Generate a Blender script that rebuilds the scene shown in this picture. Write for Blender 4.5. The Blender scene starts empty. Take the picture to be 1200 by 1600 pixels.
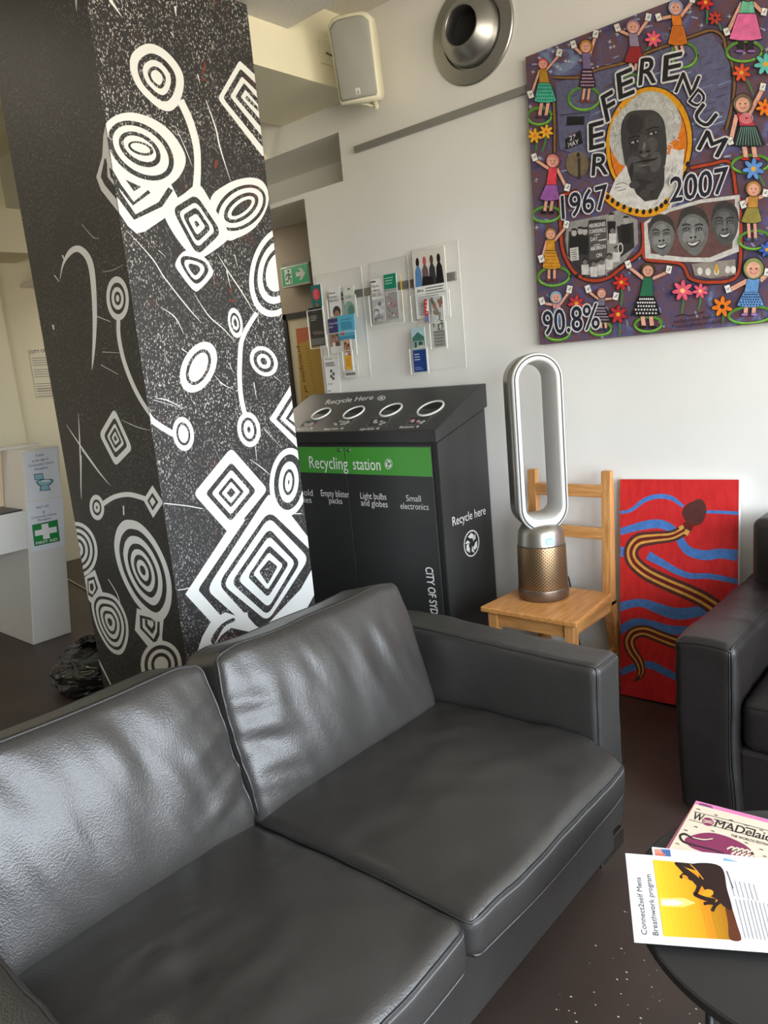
import bpy, bmesh, math, random
from mathutils import Vector, Matrix, noise
random.seed(7)

# ------------------------------------------------------------------ camera
CAM = Vector((0.0, 0.0, 1.5))
FPX, PITCH, ROLL, YAW = 1180.0, 0.19298, -0.09366, 0.73600
Fv = Vector((-math.sin(YAW)*math.cos(PITCH), math.cos(YAW)*math.cos(PITCH), -math.sin(PITCH)))
_r0 = Vector((math.cos(YAW), math.sin(YAW), 0)); _u0 = _r0.cross(Fv)
Rv = math.cos(ROLL)*_r0 + math.sin(ROLL)*_u0
Uv = -math.sin(ROLL)*_r0 + math.cos(ROLL)*_u0
scene = bpy.context.scene
COL = scene.collection
cam_data = bpy.data.cameras.new('camera'); cam = bpy.data.objects.new('camera', cam_data); COL.objects.link(cam)
cam_data.sensor_fit = 'VERTICAL'; cam_data.sensor_height = 24.0; cam_data.lens = FPX/1600*24.0
cam_data.clip_start = 0.02; cam_data.clip_end = 200
cam.matrix_world = Matrix(((Rv.x, Uv.x, -Fv.x, CAM.x), (Rv.y, Uv.y, -Fv.y, CAM.y), (Rv.z, Uv.z, -Fv.z, CAM.z), (0, 0, 0, 1)))
scene.camera = cam

# ------------------------------------------------------------------ light
scene.view_settings.view_transform = 'Standard'; scene.view_settings.look = 'None'
scene.view_settings.gamma = 1.0; scene.view_settings.use_curve_mapping = False
scene.view_settings.exposure = 0.58
scene.cycles.use_denoising = True
scene.cycles.max_bounces = 10; scene.cycles.diffuse_bounces = 6; scene.cycles.glossy_bounces = 4
scene.cycles.transparent_max_bounces = 16; scene.cycles.sample_clamp_indirect = 8.0
SKY_STRENGTH = 15.0
w = bpy.data.worlds.new('sky'); scene.world = w; w.use_nodes = True
nt = w.node_tree; nt.nodes.clear()
tc = nt.nodes.new('ShaderNodeTexCoord'); sp = nt.nodes.new('ShaderNodeSeparateXYZ')
mr = nt.nodes.new('ShaderNodeMapRange'); mr.inputs[1].default_value = -1; mr.inputs[2].default_value = 1
cr = nt.nodes.new('ShaderNodeValToRGB'); bg = nt.nodes.new('ShaderNodeBackground'); wo = nt.nodes.new('ShaderNodeOutputWorld')
e = cr.color_ramp.elements
e[0].position = 0.0; e[0].color = (0.38, 0.34, 0.27, 1)
e[1].position = 1.0; e[1].color = (0.50, 0.68, 1.0, 1)
for pos, c in ((0.49, (0.54, 0.48, 0.38, 1)), (0.52, (0.82, 0.88, 0.93, 1)), (0.68, (0.76, 0.86, 0.98, 1))):
    k = e.new(pos); k.color = c
nt.links.new(tc.outputs['Generated'], sp.inputs[0]); nt.links.new(sp.outputs[2], mr.inputs[0])
nt.links.new(mr.outputs[0], cr.inputs[0]); nt.links.new(cr.outputs[0], bg.inputs[0]); nt.links.new(bg.outputs[0], wo.inputs[0])
bg.inputs[1].default_value = SKY_STRENGTH

WINX = 2.6
WINDOWS = ((-2.75, -1.05), (-0.8, 0.9), (1.15, 2.85))
WZ0, WZ1 = 0.70, 2.75
for i, (a, b) in enumerate(WINDOWS):           # daylight portals filling the window openings
    l = bpy.data.lights.new('window_daylight', 'AREA'); l.shape = 'RECTANGLE'; l.size = WZ1-WZ0; l.size_y = b-a
    l.cycles.is_portal = True
    o = bpy.data.objects.new('window_daylight', l); COL.objects.link(o)
    o.location = (WINX+0.05, (a+b)/2, (WZ0+WZ1)/2); o.rotation_euler = (0, math.radians(90), 0)

# ------------------------------------------------------------------ helpers
def s2l(c):
    c = c/255.0
    return c/12.92 if c <= 0.04045 else ((c+0.055)/1.055)**2.4
def rgb(r, g, b): return (s2l(r), s2l(g), s2l(b), 1.0)

MATS = {}
def mat(name, col, rough=0.5, metal=0.0, noise_amt=0.0, noise_scale=8.0, bump=0.0, bump_scale=40.0, spec=0.5, col2=None, coat=0.0, stretch=None, voronoi=False, bump_dist=0.002):
    if name in MATS: return MATS[name]
    m = bpy.data.materials.new(name); m.use_nodes = True; MATS[name] = m
    n = m.node_tree.nodes; L = m.node_tree.links; p = n['Principled BSDF']
    p.inputs['Base Color'].default_value = col; p.inputs['Roughness'].default_value = rough
    p.inputs['Metallic'].default_value = metal; p.inputs['Specular IOR Level'].default_value = spec
    if coat: p.inputs['Coat Weight'].default_value = coat; p.inputs['Coat Roughness'].default_value = 0.25
    t = n.new('ShaderNodeTexCoord'); mp = n.new('ShaderNodeMapping'); L.new(t.outputs['Object'], mp.inputs[0])
    if stretch: mp.inputs['Scale'].default_value = stretch
    if noise_amt or col2:
        z = n.new('ShaderNodeTexNoise'); z.inputs['Scale'].default_value = noise_scale; z.inputs['Detail'].default_value = 6
        L.new(mp.outputs[0], z.inputs['Vector'])
        r = n.new('ShaderNodeValToRGB'); r.color_ramp.elements[0].position = 0.3; r.color_ramp.elements[1].position = 0.7
        c2 = col2 or tuple(min(1, x*(1+noise_amt)) for x in col[:3])+(1,)
        c1 = col if col2 else tuple(x*(1-noise_amt) for x in col[:3])+(1,)
        r.color_ramp.elements[0].color = c1; r.color_ramp.elements[1].color = c2
        L.new(z.outputs['Fac'], r.inputs[0]); L.new(r.outputs[0], p.inputs['Base Color'])
    if bump:
        if voronoi:
            z = n.new('ShaderNodeTexVoronoi'); z.inputs['Scale'].default_value = bump_scale; out = z.outputs['Distance']
        else:
            z = n.new('ShaderNodeTexNoise'); z.inputs['Scale'].default_value = bump_scale; z.inputs['Detail'].default_value = 5; out = z.outputs['Fac']
        L.new(mp.outputs[0], z.inputs['Vector'])
        bp = n.new('ShaderNodeBump'); bp.inputs['Strength'].default_value = bump; bp.inputs['Distance'].default_value = bump_dist
        L.new(out, bp.inputs['Height']); L.new(bp.outputs[0], p.inputs['Normal'])
    return m

def print_material():
    m = bpy.data.materials.new('printed_colour'); m.use_nodes = True
    n = m.node_tree.nodes; L = m.node_tree.links; p = n['Principled BSDF']
    a = n.new('ShaderNodeVertexColor'); a.layer_name = 'Col'
    L.new(a.outputs[0], p.inputs['Base Color']); p.inputs['Roughness'].default_value = 0.55
    p.inputs['Specular IOR Level'].default_value = 0.3
    return m
PRINT = print_material()
def paint_material():
    m = bpy.data.materials.new('brushed_paint'); m.use_nodes = True
    n = m.node_tree.nodes; L = m.node_tree.links; p = n['Principled BSDF']
    a = n.new('ShaderNodeVertexColor'); a.layer_name = 'Col'
    t = n.new('ShaderNodeTexCoord')
    z = n.new('ShaderNodeTexNoise'); z.inputs['Scale'].default_value = 55; z.inputs['Detail'].default_value = 5
    L.new(t.outputs['Object'], z.inputs['Vector'])
    mr = n.new('ShaderNodeMapRange'); mr.inputs[1].default_value = .3; mr.inputs[2].default_value = .7; mr.inputs[3].default_value = .82; mr.inputs[4].default_value = 1.15
    L.new(z.outputs['Fac'], mr.inputs[0])
    mx = n.new('ShaderNodeVectorMath'); mx.operation = 'SCALE'
    L.new(a.outputs[0], mx.inputs[0]); L.new(mr.outputs[0], mx.inputs['Scale']); L.new(mx.outputs[0], p.inputs['Base Color'])
    bp = n.new('ShaderNodeBump'); bp.inputs['Strength'].default_value = .4; bp.inputs['Distance'].default_value = .002
    L.new(z.outputs['Fac'], bp.inputs['Height']); L.new(bp.outputs[0], p.inputs['Normal'])
    p.inputs['Roughness'].default_value = 0.5
    return m
PAINT = paint_material()

def wpos(o):
    v = Vector((0, 0, 0))
    while o: v = v + o.location; o = o.parent
    return v
def thing(name, label, cat, loc=(0, 0, 0), group=None):
    o = bpy.data.objects.new(name, None); COL.objects.link(o); o.empty_display_size = 0.1
    o.location = loc; o['label'] = label; o['category'] = cat
    if group: o['group'] = group
    return o
def tag(o, label, cat, group=None):
    o['label'] = label; o['category'] = cat
    if group: o['group'] = group
    return o
def obj(name, vf, m, parent=None, smooth=False, label=None, origin=None):
    vs, fs = vf[0], vf[1]
    me = bpy.data.meshes.new(name)
    off = wpos(parent) if parent else Vector((0, 0, 0))
    lo = Vector(origin) if origin is not None else Vector((0, 0, 0))
    off = off + lo
    me.from_pydata([tuple(Vector(v)-off) for v in vs], [], fs)
    for k in (m if isinstance(m, (list, tuple)) else [m]): me.materials.append(k)
    if len(vf) > 2 and vf[2] is not None: me.polygons.foreach_set('material_index', vf[2])
    if smooth: me.polygons.foreach_set('use_smooth', [True]*len(me.polygons))
    me.update()
    o = bpy.data.objects.new(name, me); COL.objects.link(o); o.location = lo
    if parent: o.parent = parent
    if label: o['label'] = label
    return o
def struct(name, vf, m, **k):
    o = obj(name, vf, m, **k); o['kind'] = 'structure'; return o
def join(*vfs):
    V, Fc = [], []
    for v, f in [(x[0], x[1]) for x in vfs]:
        b = len(V); V += list(v); Fc += [tuple(i+b for i in q) for q in f]
    return V, Fc
def box(lo, hi):
    x0, y0, z0 = lo; x1, y1, z1 = hi
    return ([(x0, y0, z0), (x1, y0, z0), (x1, y1, z0), (x0, y1, z0), (x0, y0, z1), (x1, y0, z1), (x1, y1, z1), (x0, y1, z1)],
            [(0, 3, 2, 1), (4, 5, 6, 7), (0, 1, 5, 4), (1, 2, 6, 5), (2, 3, 7, 6), (3, 0, 4, 7)])
def hexa(p): return ([tuple(q) for q in p], [(0, 3, 2, 1), (4, 5, 6, 7), (0, 1, 5, 4), (1, 2, 6, 5), (2, 3, 7, 6), (3, 0, 4, 7)])
def bevel(vf, w, seg=2):
    bm = bmesh.new(); vs = [bm.verts.new(v) for v in vf[0]]
    for f in vf[1]: bm.faces.new([vs[i] for i in f])
    bmesh.ops.recalc_face_normals(bm, faces=bm.faces)
    bmesh.ops.bevel(bm, geom=bm.edges[:], offset=w, segments=seg, profile=0.5, affect='EDGES')
    bm.verts.index_update()
    r = ([tuple(v.co) for v in bm.verts], [tuple(v.index for v in f.verts) for f in bm.faces]); bm.free(); return r
def bbox(lo, hi, w=0.004, seg=2): return bevel(box(lo, hi), w, seg)
def tube(pts, r, n=8, cap=True):
    pts = [Vector(p) for p in pts]; V, Fc = [], []; up = Vector((0, 0, 1)); prev = None
    rr = r if isinstance(r, (list, tuple)) else [r]*len(pts)
    for i, p in enumerate(pts):
        d = (pts[min(i+1, len(pts)-1)]-pts[max(i-1, 0)])
        d = d.normalized() if d.length > 1e-9 else Vector((0, 0, 1))
        if prev is None:
            a = d.cross(up)
            if a.length < 1e-3: a = d.cross(Vector((1, 0, 0)))
            a.normalize()
        else:
            a = prev-d*prev.dot(d)
            a = a.normalized() if a.length > 1e-6 else prev
        prev = a; b = d.cross(a)
        for k in range(n):
            t = 2*math.pi*k/n; V.append(tuple(p+(a*math.cos(t)+b*math.sin(t))*rr[i]))
    for i in range(len(pts)-1):
        for k in range(n):
            Fc.append((i*n+k, i*n+(k+1) % n, (i+1)*n+(k+1) % n, (i+1)*n+k))
    if cap:
        Fc.append(tuple(range(n-1, -1, -1))); Fc.append(tuple((len(pts)-1)*n+k for k in range(n)))
    return V, Fc
def lathe(c, prof, n=40, axis='z', basis=None, cap=True):
    c = Vector(c); A, B, Cx = basis or (Vector((1, 0, 0)), Vector((0, 1, 0)), Vector((0, 0, 1)))
    V, Fc = [], []
    for r, h in prof:
        for k in range(n):
            t = 2*math.pi*k/n; V.append(tuple(c+(A*math.cos(t)+B*math.sin(t))*r+Cx*h))
    for i in range(len(prof)-1):
        for k in range(n):
            Fc.append((i*n+k, i*n+(k+1) % n, (i+1)*n+(k+1) % n, (i+1)*n+k))
    if cap:
        Fc.append(tuple(range(n-1, -1, -1))); Fc.append(tuple((len(prof)-1)*n+k for k in range(n)))
    return V, Fc
def prism(pts, vec):
    n = len(pts); v = Vector(vec); V = [tuple(p) for p in pts]+[tuple(Vector(p)+v) for p in pts]
    return V, [tuple(range(n-1, -1, -1)), tuple(range(n, 2*n))]+[(i, (i+1) % n, n+(i+1) % n, n+i) for i in range(n)]
def axis_samples(h, r, m, k=4):
    a = [-h+r-r*math.tan(math.radians(45*(k-i)/k)) for i in range(k)]
    inner = [-(h-r)+2*(h-r)*i/m for i in range(m+1)]
    return a+inner+[-x for x in reversed(a)]
class RBox:
    """rounded, stuffed box: half sizes h, edge radius r, local shaping function, then a frame"""
    def __init__(s, h, r, frame, shape=None, m=(10, 10, 10), k=4):
        s.h, s.r, s.frame, s.shape, s.m, s.k = Vector(h), r, frame, shape, m, k
    def map(s, p):
        c = Vector([max(-(s.h[i]-s.r), min(s.h[i]-s.r, p[i])) for i in range(3)])
        d = Vector(p)-c; n = d.normalized() if d.length > 1e-9 else Vector((0, 0, 1))
        q = c+n*s.r
        if s.shape: q = s.shape(q, n)
        O, A, B, Cx = s.frame
        return O+A*q.x+B*q.y+Cx*q.z
    def mesh(s):
        ax = [axis_samples(s.h[i], s.r, s.m[i], s.k) for i in range(3)]
        idx = {}; V, Fc = [], []
        def vid(p):
            key = tuple(round(x, 6) for x in p)
            if key not in idx: idx[key] = len(V); V.append(tuple(s.map(p)))
            return idx[key]
        for i in range(3):
            j, k = (i+1) % 3, (i+2) % 3
            for sg in (-1, 1):
                for a in range(len(ax[j])-1):
                    for b in range(len(ax[k])-1):
                        q = []
                        for (u, v) in ((a, b), (a+1, b), (a+1, b+1), (a, b+1)):
                            p = [0, 0, 0]; p[i] = sg*s.h[i]; p[j] = ax[j][u]; p[k] = ax[k][v]; q.append(vid(p))
                        if sg < 0: q.reverse()
                        if len(set(q)) == 4: Fc.append(tuple(q))
        return V, Fc
    def path(s, pts, n=24, lift=0.0):
        out = []
        for a, b in zip(pts[:-1], pts[1:]):
            for i in range(n): out.append(s.map(Vector(a).lerp(Vector(b), i/n)))
        out.append(s.map(Vector(pts[-1]))); return out
WORLD = (Vector((0, 0, 0)), Vector((1, 0, 0)), Vector((0, 1, 0)), Vector((0, 0, 1)))
def fr(o, a=(1, 0, 0), b=(0, 1, 0), c=(0, 0, 1)): return (Vector(o), Vector(a), Vector(b), Vector(c))

def pray(x, y): return Fv+Rv*((x-600)/FPX)-Uv*((y-800)/FPX)
def ony(x, y, Y): d = pray(x, y); return CAM+d*(Y/d.y)
def onx(x, y, X): d = pray(x, y); return CAM+d*(X/d.x)
def onz(x, y, Z): d = pray(x, y); return CAM+d*((Z-CAM.z)/d.z)

def crom(pts, closed=True, n=6):
    out = []; N = len(pts)
    rng = range(N) if closed else range(N-1)
    for i in rng:
        g = (lambda k: pts[k % N]) if closed else (lambda k: pts[max(0, min(N-1, k))])
        p0, p1, p2, p3 = g(i-1), g(i), g(i+1), g(i+2)
        for j in range(n):
            t = j/n
            out.append(tuple(0.5*((2*b)+(-a+c)*t+(2*a-5*b+4*c-d)*t*t+(-a+3*b-3*c+d)*t**3) for a, b, c, d in zip(p0, p1, p2, p3)))
    if not closed: out.append(tuple(pts[-1]))
    return out
def rot2(x, y, deg):
    c, s = math.cos(math.radians(deg)), math.sin(math.radians(deg)); return x*c-y*s, x*s+y*c
def ellp(cx, cy, rx, ry, deg=0, n=40):
    o = []
    for i in range(n):
        t = 2*math.pi*i/n; x, y = rot2(rx*math.cos(t), ry*math.sin(t), deg); o.append((cx+x, cy+y))
    return o
def scl(pts, c, s, c2=None):
    c2 = c2 or c
    return [(c2[0]+(x-c[0])*s, c2[1]+(y-c[1])*s) for x, y in pts]
def fillet(pts, r=0.25, n=5):
    out = []; N = len(pts)
    for i in range(N):
        a, b, c = pts[i-1], pts[i], pts[(i+1) % N]
        p = (b[0]+(a[0]-b[0])*r, b[1]+(a[1]-b[1])*r); q = (b[0]+(c[0]-b[0])*r, b[1]+(c[1]-b[1])*r)
        for j in range(n+1):
            t = j/n; out.append(tuple((1-t)**2*p[k]+2*t*(1-t)*b[k]+t*t*q[k] for k in (0, 1)))
    return out

GLY = {}
def glyphs(s, off=0.0):
    if (s, off) in GLY: return GLY[(s, off)]
    cu = bpy.data.curves.new('lettering', 'FONT'); cu.body = s; cu.offset = off; cu.resolution_u = 3
    o = bpy.data.objects.new('lettering', cu); me = o.to_mesh()
    v = [(q.co.x, q.co.y) for q in me.vertices]; f = [tuple(p.vertices) for p in me.polygons]
    o.to_mesh_clear(); bpy.data.objects.remove(o); bpy.data.curves.remove(cu)
    GLY[(s, off)] = (v, f); return v, f

class Decal:
    """flat print lying on a plane (origin O, axes U, V, normal N); points are given in the photograph's frame (px) or in plane metres (uv)"""
    def __init__(s, O, U, V, clip=None, eps=0.00008, px=True, T=None):
        s.O, s.U, s.V = Vector(O), Vector(U).normalized(), Vector(V).normalized(); s.N = s.U.cross(s.V)
        s.clip, s.eps, s.px, s.T = clip, eps, px, T
        s.vs, s.fs, s.cols, s.mi = [], [], [], []; s.layer = 1; s.eps = 1e-5; s.acc = 0.0
    def uv(s, p):
        if not s.px: return (p[0], p[1])
        x, y = p
        if s.T: x, y = s.T(x, y)
        d = pray(x, y); t = (s.O-CAM).dot(s.N)/d.dot(s.N); q = CAM+d*t-s.O
        return (q.dot(s.U), q.dot(s.V))
    def _clip(s, pts):
        if not s.clip: return pts
        u0, u1, v0, v1 = s.clip
        for ax, lim, sg in ((0, u0, 1), (0, u1, -1), (1, v0, 1), (1, v1, -1)):
            out = []; N = len(pts)
            for i in range(N):
                a, b = pts[i-1], pts[i]; da, db = sg*(a[ax]-lim), sg*(b[ax]-lim)
                if (da >= 0) != (db >= 0):
                    t = da/(da-db); out.append((a[0]+(b[0]-a[0])*t, a[1]+(b[1]-a[1])*t))
                if db >= 0: out.append(b)
            pts = out
            if len(pts) < 3: return []
        return pts
    def raw(s, uvs, faces, col, mi=0, lay=None):
        b = len(s.vs); h = s.N*(s.eps*(s.layer if lay is None else lay)+s.acc)
        s.vs += [tuple(s.O+s.U*u+s.V*v+h) for u, v in uvs]
        for f in faces: s.fs.append(tuple(i+b for i in f)); s.cols.append(col); s.mi.append(mi)
    def poly(s, pts, col=(0, 0, 0, 1), mi=0, step=True):
        q = s._clip([s.uv(p) for p in pts])
        if len(q) < 3: return
        A = sum(q[i-1][0]*q[i][1]-q[i][0]*q[i-1][1] for i in range(len(q)))
        if A < 0: q.reverse()
        s.raw(q, [tuple(range(len(q)))], col, mi)
        if step is True: s.layer += 1
        elif step is False: s.acc += 4e-6
    def ell(s, cx, cy, rx, ry=None, deg=0, col=(0, 0, 0, 1), mi=0, step=True, n=32): s.poly(ellp(cx, cy, rx, ry or rx, deg, n), col, mi, step)
    def ribbon(s, pts, wd, col, mi=0, smooth=True, step=True, n=6):
        ws = wd if isinstance(wd, (list, tuple)) else [wd]*len(pts)
        P = [(p[0], p[1], q) for p, q in zip(pts, ws)]
        if smooth and len(P) > 2: P = crom(P, False, n)
        L, Rr = [], []
        for i, p in enumerate(P):
            a, b = P[max(0, i-1)], P[min(len(P)-1, i+1)]; dx, dy = b[0]-a[0], b[1]-a[1]; d = math.hypot(dx, dy) or 1
            nx, ny = -dy/d*p[2]/2, dx/d*p[2]/2
            L.append((p[0]+nx, p[1]+ny)); Rr.append((p[0]-nx, p[1]-ny))
        for i in range(len(P)-1): s.poly([L[i], L[i+1], Rr[i+1], Rr[i]], col, mi, None)
        if step: s.layer += 1
        else: s.acc += 4e-6
    def text(s, t, p0, p1, hpx=None, col=(1, 1, 1, 1), off=0.0, vdir=None, step=True, outline=None, ow=0.05):
        """baseline from p0 to p1, cap height hpx (same frame as the points)"""
        v, f = glyphs(t)
        if not v: return
        x0 = min(q[0] for q in v); x1 = max(q[0] for q in v); y1 = max(max(q[1] for q in v), 0.3)
        cap = 0.73 if y1 > 0.6 else y1
        a, b = Vector(s.uv(p0)), Vector(s.uv(p1)); d = b-a; sx = d.length/(x1-x0); d.normalize(); nrm = Vector((-d.y, d.x))
        if hpx is None: sy = sx
        else:
            dx, dy = p1[0]-p0[0], p1[1]-p0[1]; L = math.hypot(dx, dy)
            if vdir: up = vdir
            elif s.px: up = (dy/L*hpx, -dx/L*hpx)
            else: up = (-dy/L*hpx, dx/L*hpx)
            c = Vector(s.uv((p0[0]+up[0], p0[1]+up[1])))-a
            if vdir: nrm = c.normalized()
            elif nrm.dot(c) < 0: nrm = -nrm
            sy = c.length/cap
        def put(col, r, n):
            m_ = (sx+sy)/2*r
            for j in range(n if r else 1):
                ox, oy = (m_*math.cos(2*math.pi*j/n), m_*math.sin(2*math.pi*j/n)) if r else (0, 0)
                q = [tuple(a+d*((x-x0)*sx+ox)+nrm*(y*sy+oy)) for x, y in v]
                if s.clip:
                    for g in f:
                        k = s._clip([q[i] for i in g])
                        if len(k) >= 3: s.raw(k, [tuple(range(len(k)))], col)
                else: s.raw(q, f, col)
                s.acc += 4e-6
            s.layer += 1
        if outline: put(outline, off+ow, 8)
        put(col, off*.6, 4)
        if not step: s.layer -= 1
    def lines(s, p0, p1, p2, n, th, col, jit=0.25):
        """n rows of fine print in the parallelogram p0 (start), p1 (row end), p2 (last row start)"""
        for i in range(n):
            t = i/max(1, n-1); e = 1-random.random()*jit
            ax, ay = p0[0]+(p2[0]-p0[0])*t, p0[1]+(p2[1]-p0[1])*t
            s.ribbon([(ax, ay), (ax+(p1[0]-p0[0])*e, ay+(p1[1]-p0[1])*e)], th, col, smooth=False, step=False)
        s.layer += 1
    def build(s, name, parent, mats=None, label=None):
        o = obj(name, (s.vs, s.fs, s.mi), mats or [PRINT], parent, label=label)
        ca = o.data.color_attributes.new('Col', 'FLOAT_COLOR', 'CORNER')
        arr = []
        for f, c in zip(s.fs, s.cols): arr += list(c)*len(f)
        ca.data.foreach_set('color', arr); return o

WHITE = rgb(240, 240, 238); BLACK = rgb(28, 28, 28); INK = rgb(40, 40, 42)

# ------------------------------------------------------------------ the room
M_WALL = mat('white_wall_paint', rgb(238, 237, 233), 0.6, noise_amt=0.02, noise_scale=3, bump=0.12, bump_scale=60)
M_CREAM = mat('cream_wall_paint', rgb(232, 226, 200), 0.6, noise_amt=0.02, noise_scale=2)
M_TAUPE = mat('taupe_corridor_paint', rgb(150, 138, 120), 0.7, noise_amt=0.03, noise_scale=2)
M_CEIL = mat('stippled_ceiling', rgb(214, 211, 204), 0.9, bump=1.0, bump_scale=90, noise_amt=0.05, noise_scale=70, bump_dist=0.006)
M_METAL = mat('brushed_aluminium', rgb(178, 178, 174), 0.38, 1.0, noise_amt=0.06, noise_scale=6)
M_FRAME = mat('white_window_frame', rgb(225, 225, 222), 0.4)
M_FLOOR = mat('dark_vinyl_floor', rgb(54, 45, 40), 0.42, col2=rgb(76, 63, 56), noise_scale=1.6, bump=0.05, bump_scale=25)
YW = 3.05
struct('floor', box((-7.2, -4.2, -0.1), (WINX+0.2, 4.6, 0.0)), M_FLOOR)
struct('wall_back', join(box((-2.83, YW, 0), (WINX, YW+.3, 3.3)), box((-3.13, YW, 0), (-2.83, YW+.3, 2.443)),
                         box((-6.7, YW, 2.678), (-2.83, YW+.3, 3.5)), box((-6.7, YW+.40, 2.42), (-2.83, YW+.45, 2.70)), box((-2.83, YW+.2, 2.3), (-2.78, YW+.45, 2.8)),
                         box((-6.7, YW, 2.418), (-3.13, YW+.42, 2.443)), box((-3.2, YW+.3, 2.418), (-2.8, YW+.45, 2.443)), box((-6.7, YW+.3, 2.678), (-2.8, YW+.45, 2.70))), M_WALL)
struct('wall_corridor', box((-6.7, 4.2, 0), (-2.9, 4.35, 2.9)), M_TAUPE)
struct('ceiling_corridor', box((-6.7, YW+.45, 2.66), (-2.9, 4.2, 2.75)), M_TAUPE)
struct('wall_corridor_end', box((-3.0, YW+.3, 0), (-2.9, 4.2, 2.66)), M_TAUPE)
struct('wall_left', box((-6.85, -4.1, 0), (-6.7, 4.35, 3.5)), M_CREAM)
struct('wall_front', box((-6.85, -4.2, 0), (WINX+.2, -4.05, 3.5)), mat('grey_front_wall', rgb(120, 116, 108), .7))
wr = [box((WINX, -4.05, 0), (WINX+.2, YW+.3, WZ0)), box((WINX, -4.05, WZ1), (WINX+.2, YW+.3, 3.3))]
ys = [-4.05]+[v for ab in WINDOWS for v in ab]+[YW+.3]
for a, b in zip(ys[0::2], ys[1::2]): wr.append(box((WINX, a, WZ0), (WINX+.2, b, WZ1)))
struct('wall_right', join(*wr), M_WALL)
for i, (a, b) in enumerate(WINDOWS):
    t = 0.05; x0, x1 = WINX+.06, WINX+.11
    m = (a+b)/2
    struct('window_%d' % (i+1), join(box((x0, a, WZ0), (x1, b, WZ0+t)), box((x0, a, WZ1-t), (x1, b, WZ1)), box((x0, a, WZ0), (x1, a+t, WZ1)),
           box((x0, b-t, WZ0), (x1, b, WZ1)), box((x0, m-t/2, WZ0), (x1, m+t/2, WZ1)), box((x0, a, 2.05), (x1, b, 2.09))), M_FRAME)
struct('ceiling', box((-2.67, -4.05, 3.0), (WINX, 2.61, 3.55)), M_CEIL)
struct('ceiling_recess', box((-2.67, 2.58, 3.145), (WINX, YW+.05, 3.55)), M_CEIL)
struct('ceiling_left', box((-6.8, -4.05, 3.45), (-2.66, YW+.3, 3.55)), M_CREAM)
struct('ceiling_beam', box((-3.24, 2.0, 2.81), (-2.67, YW, 3.5)), M_CREAM)
struct('baseboard_back', box((-3.13, YW-.012, 0), (WINX, YW, 0.07)), mat('dark_skirting', rgb(62, 58, 55), .5))
struct('trim_1', bbox((-2.72, YW-.018, 2.548), (-1.45, YW, 2.580), .002), mat('grey_conduit', rgb(152, 152, 146), .4, .3))

# ceiling light panels of the reception side (out of the frame)
def ceiling_panel(x, y, z, power, lb):
    t = thing('ceiling_light', lb, 'ceiling light', (x, y, z), 'ceiling light panels')
    obj('frame', bbox((x-.32, y-.32, z-.03), (x+.32, y+.32, z), .004), M_FRAME, t)
    m = mat('lamp_diffuser', (1, .95, .82, 1), .5)
    p = m.node_tree.nodes['Principled BSDF']; p.inputs['Emission Color'].default_value = (1, .90, .74, 1); p.inputs['Emission Strength'].default_value = power
    obj('diffuser', box((x-.28, y-.28, z-.034), (x+.28, y+.28, z-.028)), m, t)
for (x, y, lb) in ((-4.6, 0.5, 'square warm ceiling light panel above the reception desk'), (-5.4, -1.8, 'square warm ceiling light panel over the far end of the room')): ceiling_panel(x, y, 3.45, 24.0, lb)
ceiling_panel(-5.3, 3.83, 2.66, 9.0, 'square warm ceiling light panel inside the corridor behind the column')  # extra panel hidden by the column, added to brighten the corridor

# far cream pier, beam and window of the reception side
struct('column_far', join(box((-6.7, 2.35, 0), (-6.35, 2.72, 3.45)), box((-6.7, -2.0, 2.62), (-6.2, 3.05, 2.95))), M_CREAM)
wn = struct('window_4', join(box((-6.7, 1.5, .95), (-6.66, 2.3, 1.0)), box((-6.7, 1.5, 2.25), (-6.66, 2.3, 2.3)), box((-6.7, 2.25, 1.0), (-6.66, 2.3, 2.25)), box((-6.7, 1.5, 1.0), (-6.66, 1.55, 2.25))),
       mat('grey_window_frame', rgb(120, 122, 118), .4))
obj('pane', box((-6.7, 1.55, 1.0), (-6.69, 2.25, 2.25)), mat('far_glass', rgb(150, 158, 130), .15), wn)

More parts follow.
